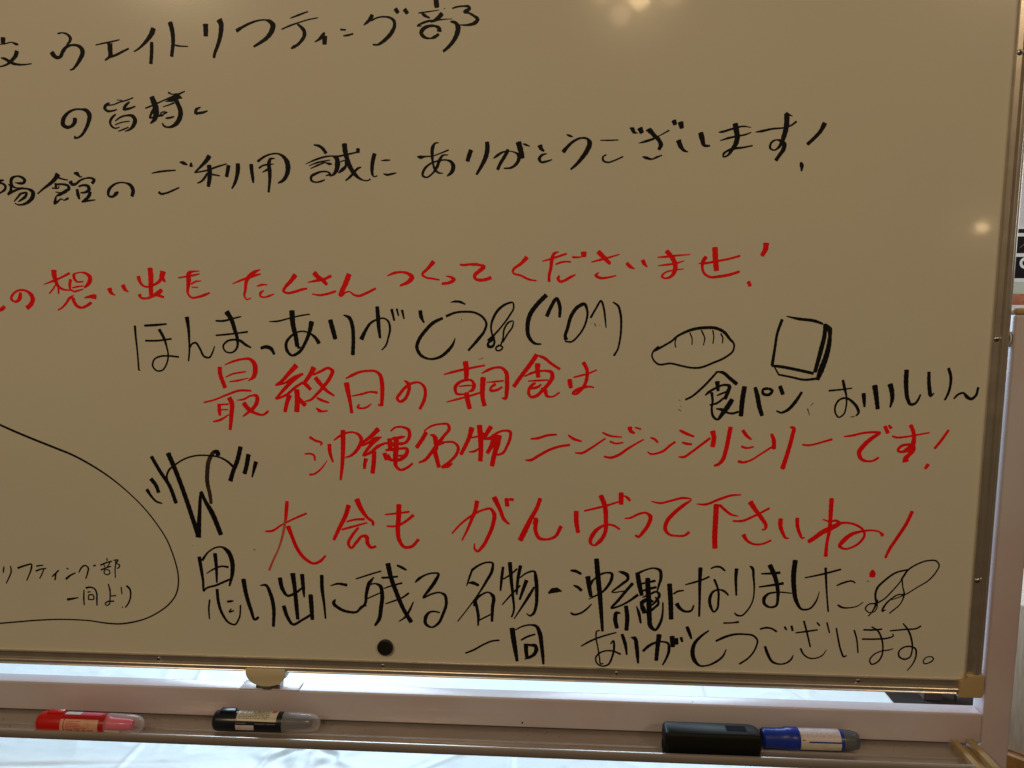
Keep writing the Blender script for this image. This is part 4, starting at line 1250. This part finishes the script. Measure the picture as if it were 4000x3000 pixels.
# ---------------------------------------------------------------- table behind, under a vinyl sheet
tb = tag(empty('table', (0,0.5,0)), 'long table behind the whiteboard under a white vinyl sheet', 'table')
tb.location = (0,0,0)
ZT = ZB-0.2
boxo('tabletop', (-1.3,0.945,0.03,0.95,ZT-0.032,ZT-0.006), M_greyp, tb, 0.003, 1)
for x in (-1.2,0.88):
    for y in (0.09,0.88): boxo('leg', (x-.015,x+.015,y-.015,y+.015,0,ZT-0.033), M_steel, tb, 0.002, 1)
nx, ny = 620, 270
FOLDP = [((-0.264, 0.145), (-0.265, 0.077), 1), ((0.308, 0.176), (0.31, 0.113), -1), ((-0.047, 0.144), (-0.061, 0.09), 1), ((0.01, 0.141), (0.012, 0.095), -1), ((0.63, 0.354), (0.629, 0.327), 1), ((0.798, 0.348), (0.812, 0.324), -1), ((-0.276, 0.355), (-0.27, 0.324), 1), ((-0.407, 0.074), (-0.182, 0.092), -1), ((0.25, 0.152), (0.197, 0.112), 1)]
FOLDS = []
for (ax, ay), (bx2, by2), sg in FOLDP:
    l = math.hypot(bx2-ax, by2-ay); FOLDS.append((ax, ay, (bx2-ax)/l, (by2-ay)/l, sg))
def wr(x, y):
    v = Vector((x*3.1,y*4.0,0.3)); h = 0
    for k, (s, a) in enumerate(((1.0,1.0),(2.3,0.6),(5.1,0.34),(11.0,0.14))):
        n_ = noise.noise(v*s+Vector((7.3*k,1.9*k,0))); h += a*(1-abs(n_)*2.4)**3*0.5
    h += 0.6*noise.noise(Vector((x*1.3,y*1.6,5)))
    # star of creases gathered at one point
    dx, dy = x-0.0, y-0.15; r = math.hypot(dx,dy)
    h += 0.9*math.exp(-(r/0.07)**2)*math.cos(5*math.atan2(dy,dx)+30*r+4*noise.noise(Vector((x*30,y*30,2))))*min(1,r/0.02)
    for ax, ay, ux, uy, sg in FOLDS:
        d = (x-ax)*uy-(y-ay)*ux; k = (x-ax)*ux+(y-ay)*uy
        h += sg*0.55*math.exp(-(d/0.0045)**2)*min(1, max(0, 1.2-abs(k)/0.22))
    return 0.0036*h
X0, X1, Y0, Y1 = -1.31,0.9495,0.022,0.96
bm = bmesh.new(); G = []
for j in range(ny+9):
    row = []
    for i in range(nx+9):
        jj = min(max(j-4,0),ny); ii = min(max(i-4,0),nx)
        x = X0+(X1-X0)*ii/nx; y = Y0+(Y1-Y0)*jj/ny; z = ZT+wr(x,y)
        ox = (i-4-ii); oy = (j-4-jj); d = 0.0
        if ox or oy:
            k = max(abs(ox),abs(oy)); d = (0.004,0.06,0.15,0.26)[k-1]
            out = (0.005,0.008,0.009,0.012)[k-1]+0.006*math.sin(x*40+y*37)*d*4
            x += (out if ox > 0 else -out if ox < 0 else 0); y += (out if oy > 0 else -out if oy < 0 else 0)
        row.append(bm.verts.new((x,y,z-d)))
    G.append(row)
for j in range(ny+8):
    for i in range(nx+8): bm.faces.new((G[j][i],G[j][i+1],G[j+1][i+1],G[j+1][i]))
cl = obj('tablecloth', bm, M_cloth, None, True)
tag(cl, 'wrinkled white vinyl sheet over the table, seen below the whiteboard frame and tray', 'tablecloth')

# ---------------------------------------------------------------- background at the right edge
ps = tag(empty('poster', (0,0,0)), 'black and white menu poster with an orange-brown picture at the right edge', 'poster')
def zrow(v): return ZB+0.738-(v-890)*0.000943
def pband(name, v0, v1, m, x0=1.86, x1=2.36, d=0.0): boxo(name, (x0,x1,1.998-d,2.0065,zrow(v1),zrow(v0)), m, ps)
boxo('sheet', (1.85,2.37,2.0068,2.0085,zrow(1420),zrow(884)), M_pw, ps)
pband('black_field', 894, 910, M_pk); pband('white_band', 910.2, 923, M_pw); pband('black_field', 923.2, 988, M_pk); pband('white_band', 988.2, 1002, M_pw)
pband('black_field', 1002.2, 1086, M_pk); pband('white_band', 1086.2, 1101, M_pw); pband('picture', 1101.4, 1147, M_pg); pband('picture', 1147.2, 1191, M_po); pband('white_band', 1191.2, 1400, M_pw)
def ring(cx, v, r, r2):
    bm = bmesh.new(); n = 32; a = []; b = []
    for i in range(n):
        t_ = 2*PI*i/n; a.append(bm.verts.new((cx+r*math.cos(t_),1.9965,zrow(v)+r*math.sin(t_)))); b.append(bm.verts.new((cx+r2*math.cos(t_),1.9965,zrow(v)+r2*math.sin(t_))))
    for i in range(n): bm.faces.new((a[i],a[(i+1) % n],b[(i+1) % n],b[i]))
    obj('letter', bm, M_pw, ps)
ring(2.1095,1026,0.0215,0.0115); ring(2.1260,946,0.0190,0.0100)
bm = bmesh.new(); vs = [bm.verts.new(p) for p in ((2.082,1.9967,zrow(968)),(2.087,1.9967,zrow(966)),(2.104,1.9967,zrow(950)),(2.101,1.9967,zrow(950)))]; bm.faces.new(vs); obj('stripe', bm, M_po, ps)

bx_ = tag(empty('covered_stand', (1.290,0.60,0), math.radians(-42)), 'beige linen covered stand partly hidden behind the right post', 'stand')
boxo('linen_cover', (-0.02,0.40,0.0,0.35,0.42,ZB-0.127), M_linen, bx_, 0.004, 2)
boxo('wooden_base', (-0.025,0.41,-0.012,0.36,0.0,0.4195), M_wood, bx_, 0.004, 1)
cb = tag(empty('cabinet', (1.75,1.18,0)), 'low tan wooden cabinet with a black panel, behind the linen covered stand', 'cabinet')
boxo('carcass', (-0.205,0.3,-0.18,-0.09,0.0,ZB+0.02), M_wood, cb, 0.003, 1)
boxo('black_panel', (-0.195,0.26,-0.184,-0.1805,ZB-0.19,ZB-0.02), M_blackp, cb)
boxo('black_panel', (-0.185,0.26,-0.184,-0.1805,ZB-0.27,ZB-0.235), M_blackp, cb)
gp = boxo('storage_crate', (1.612,1.672,1.515,1.56,0,0.30), M_greyp, None, 0.003, 1); tag(gp, 'narrow grey upright crate on the dark floor, seen past the table end', 'crate')
bm = bmesh.new(); cyl(bm, (1.715,1.52,0.0), 'z', 0.004, 0.004, 0.45, 12); mp_ = obj('metal_pole', bm, M_steel, None, True); tag(mp_, 'thin bright metal pole on the dark floor near the crate', 'pole')
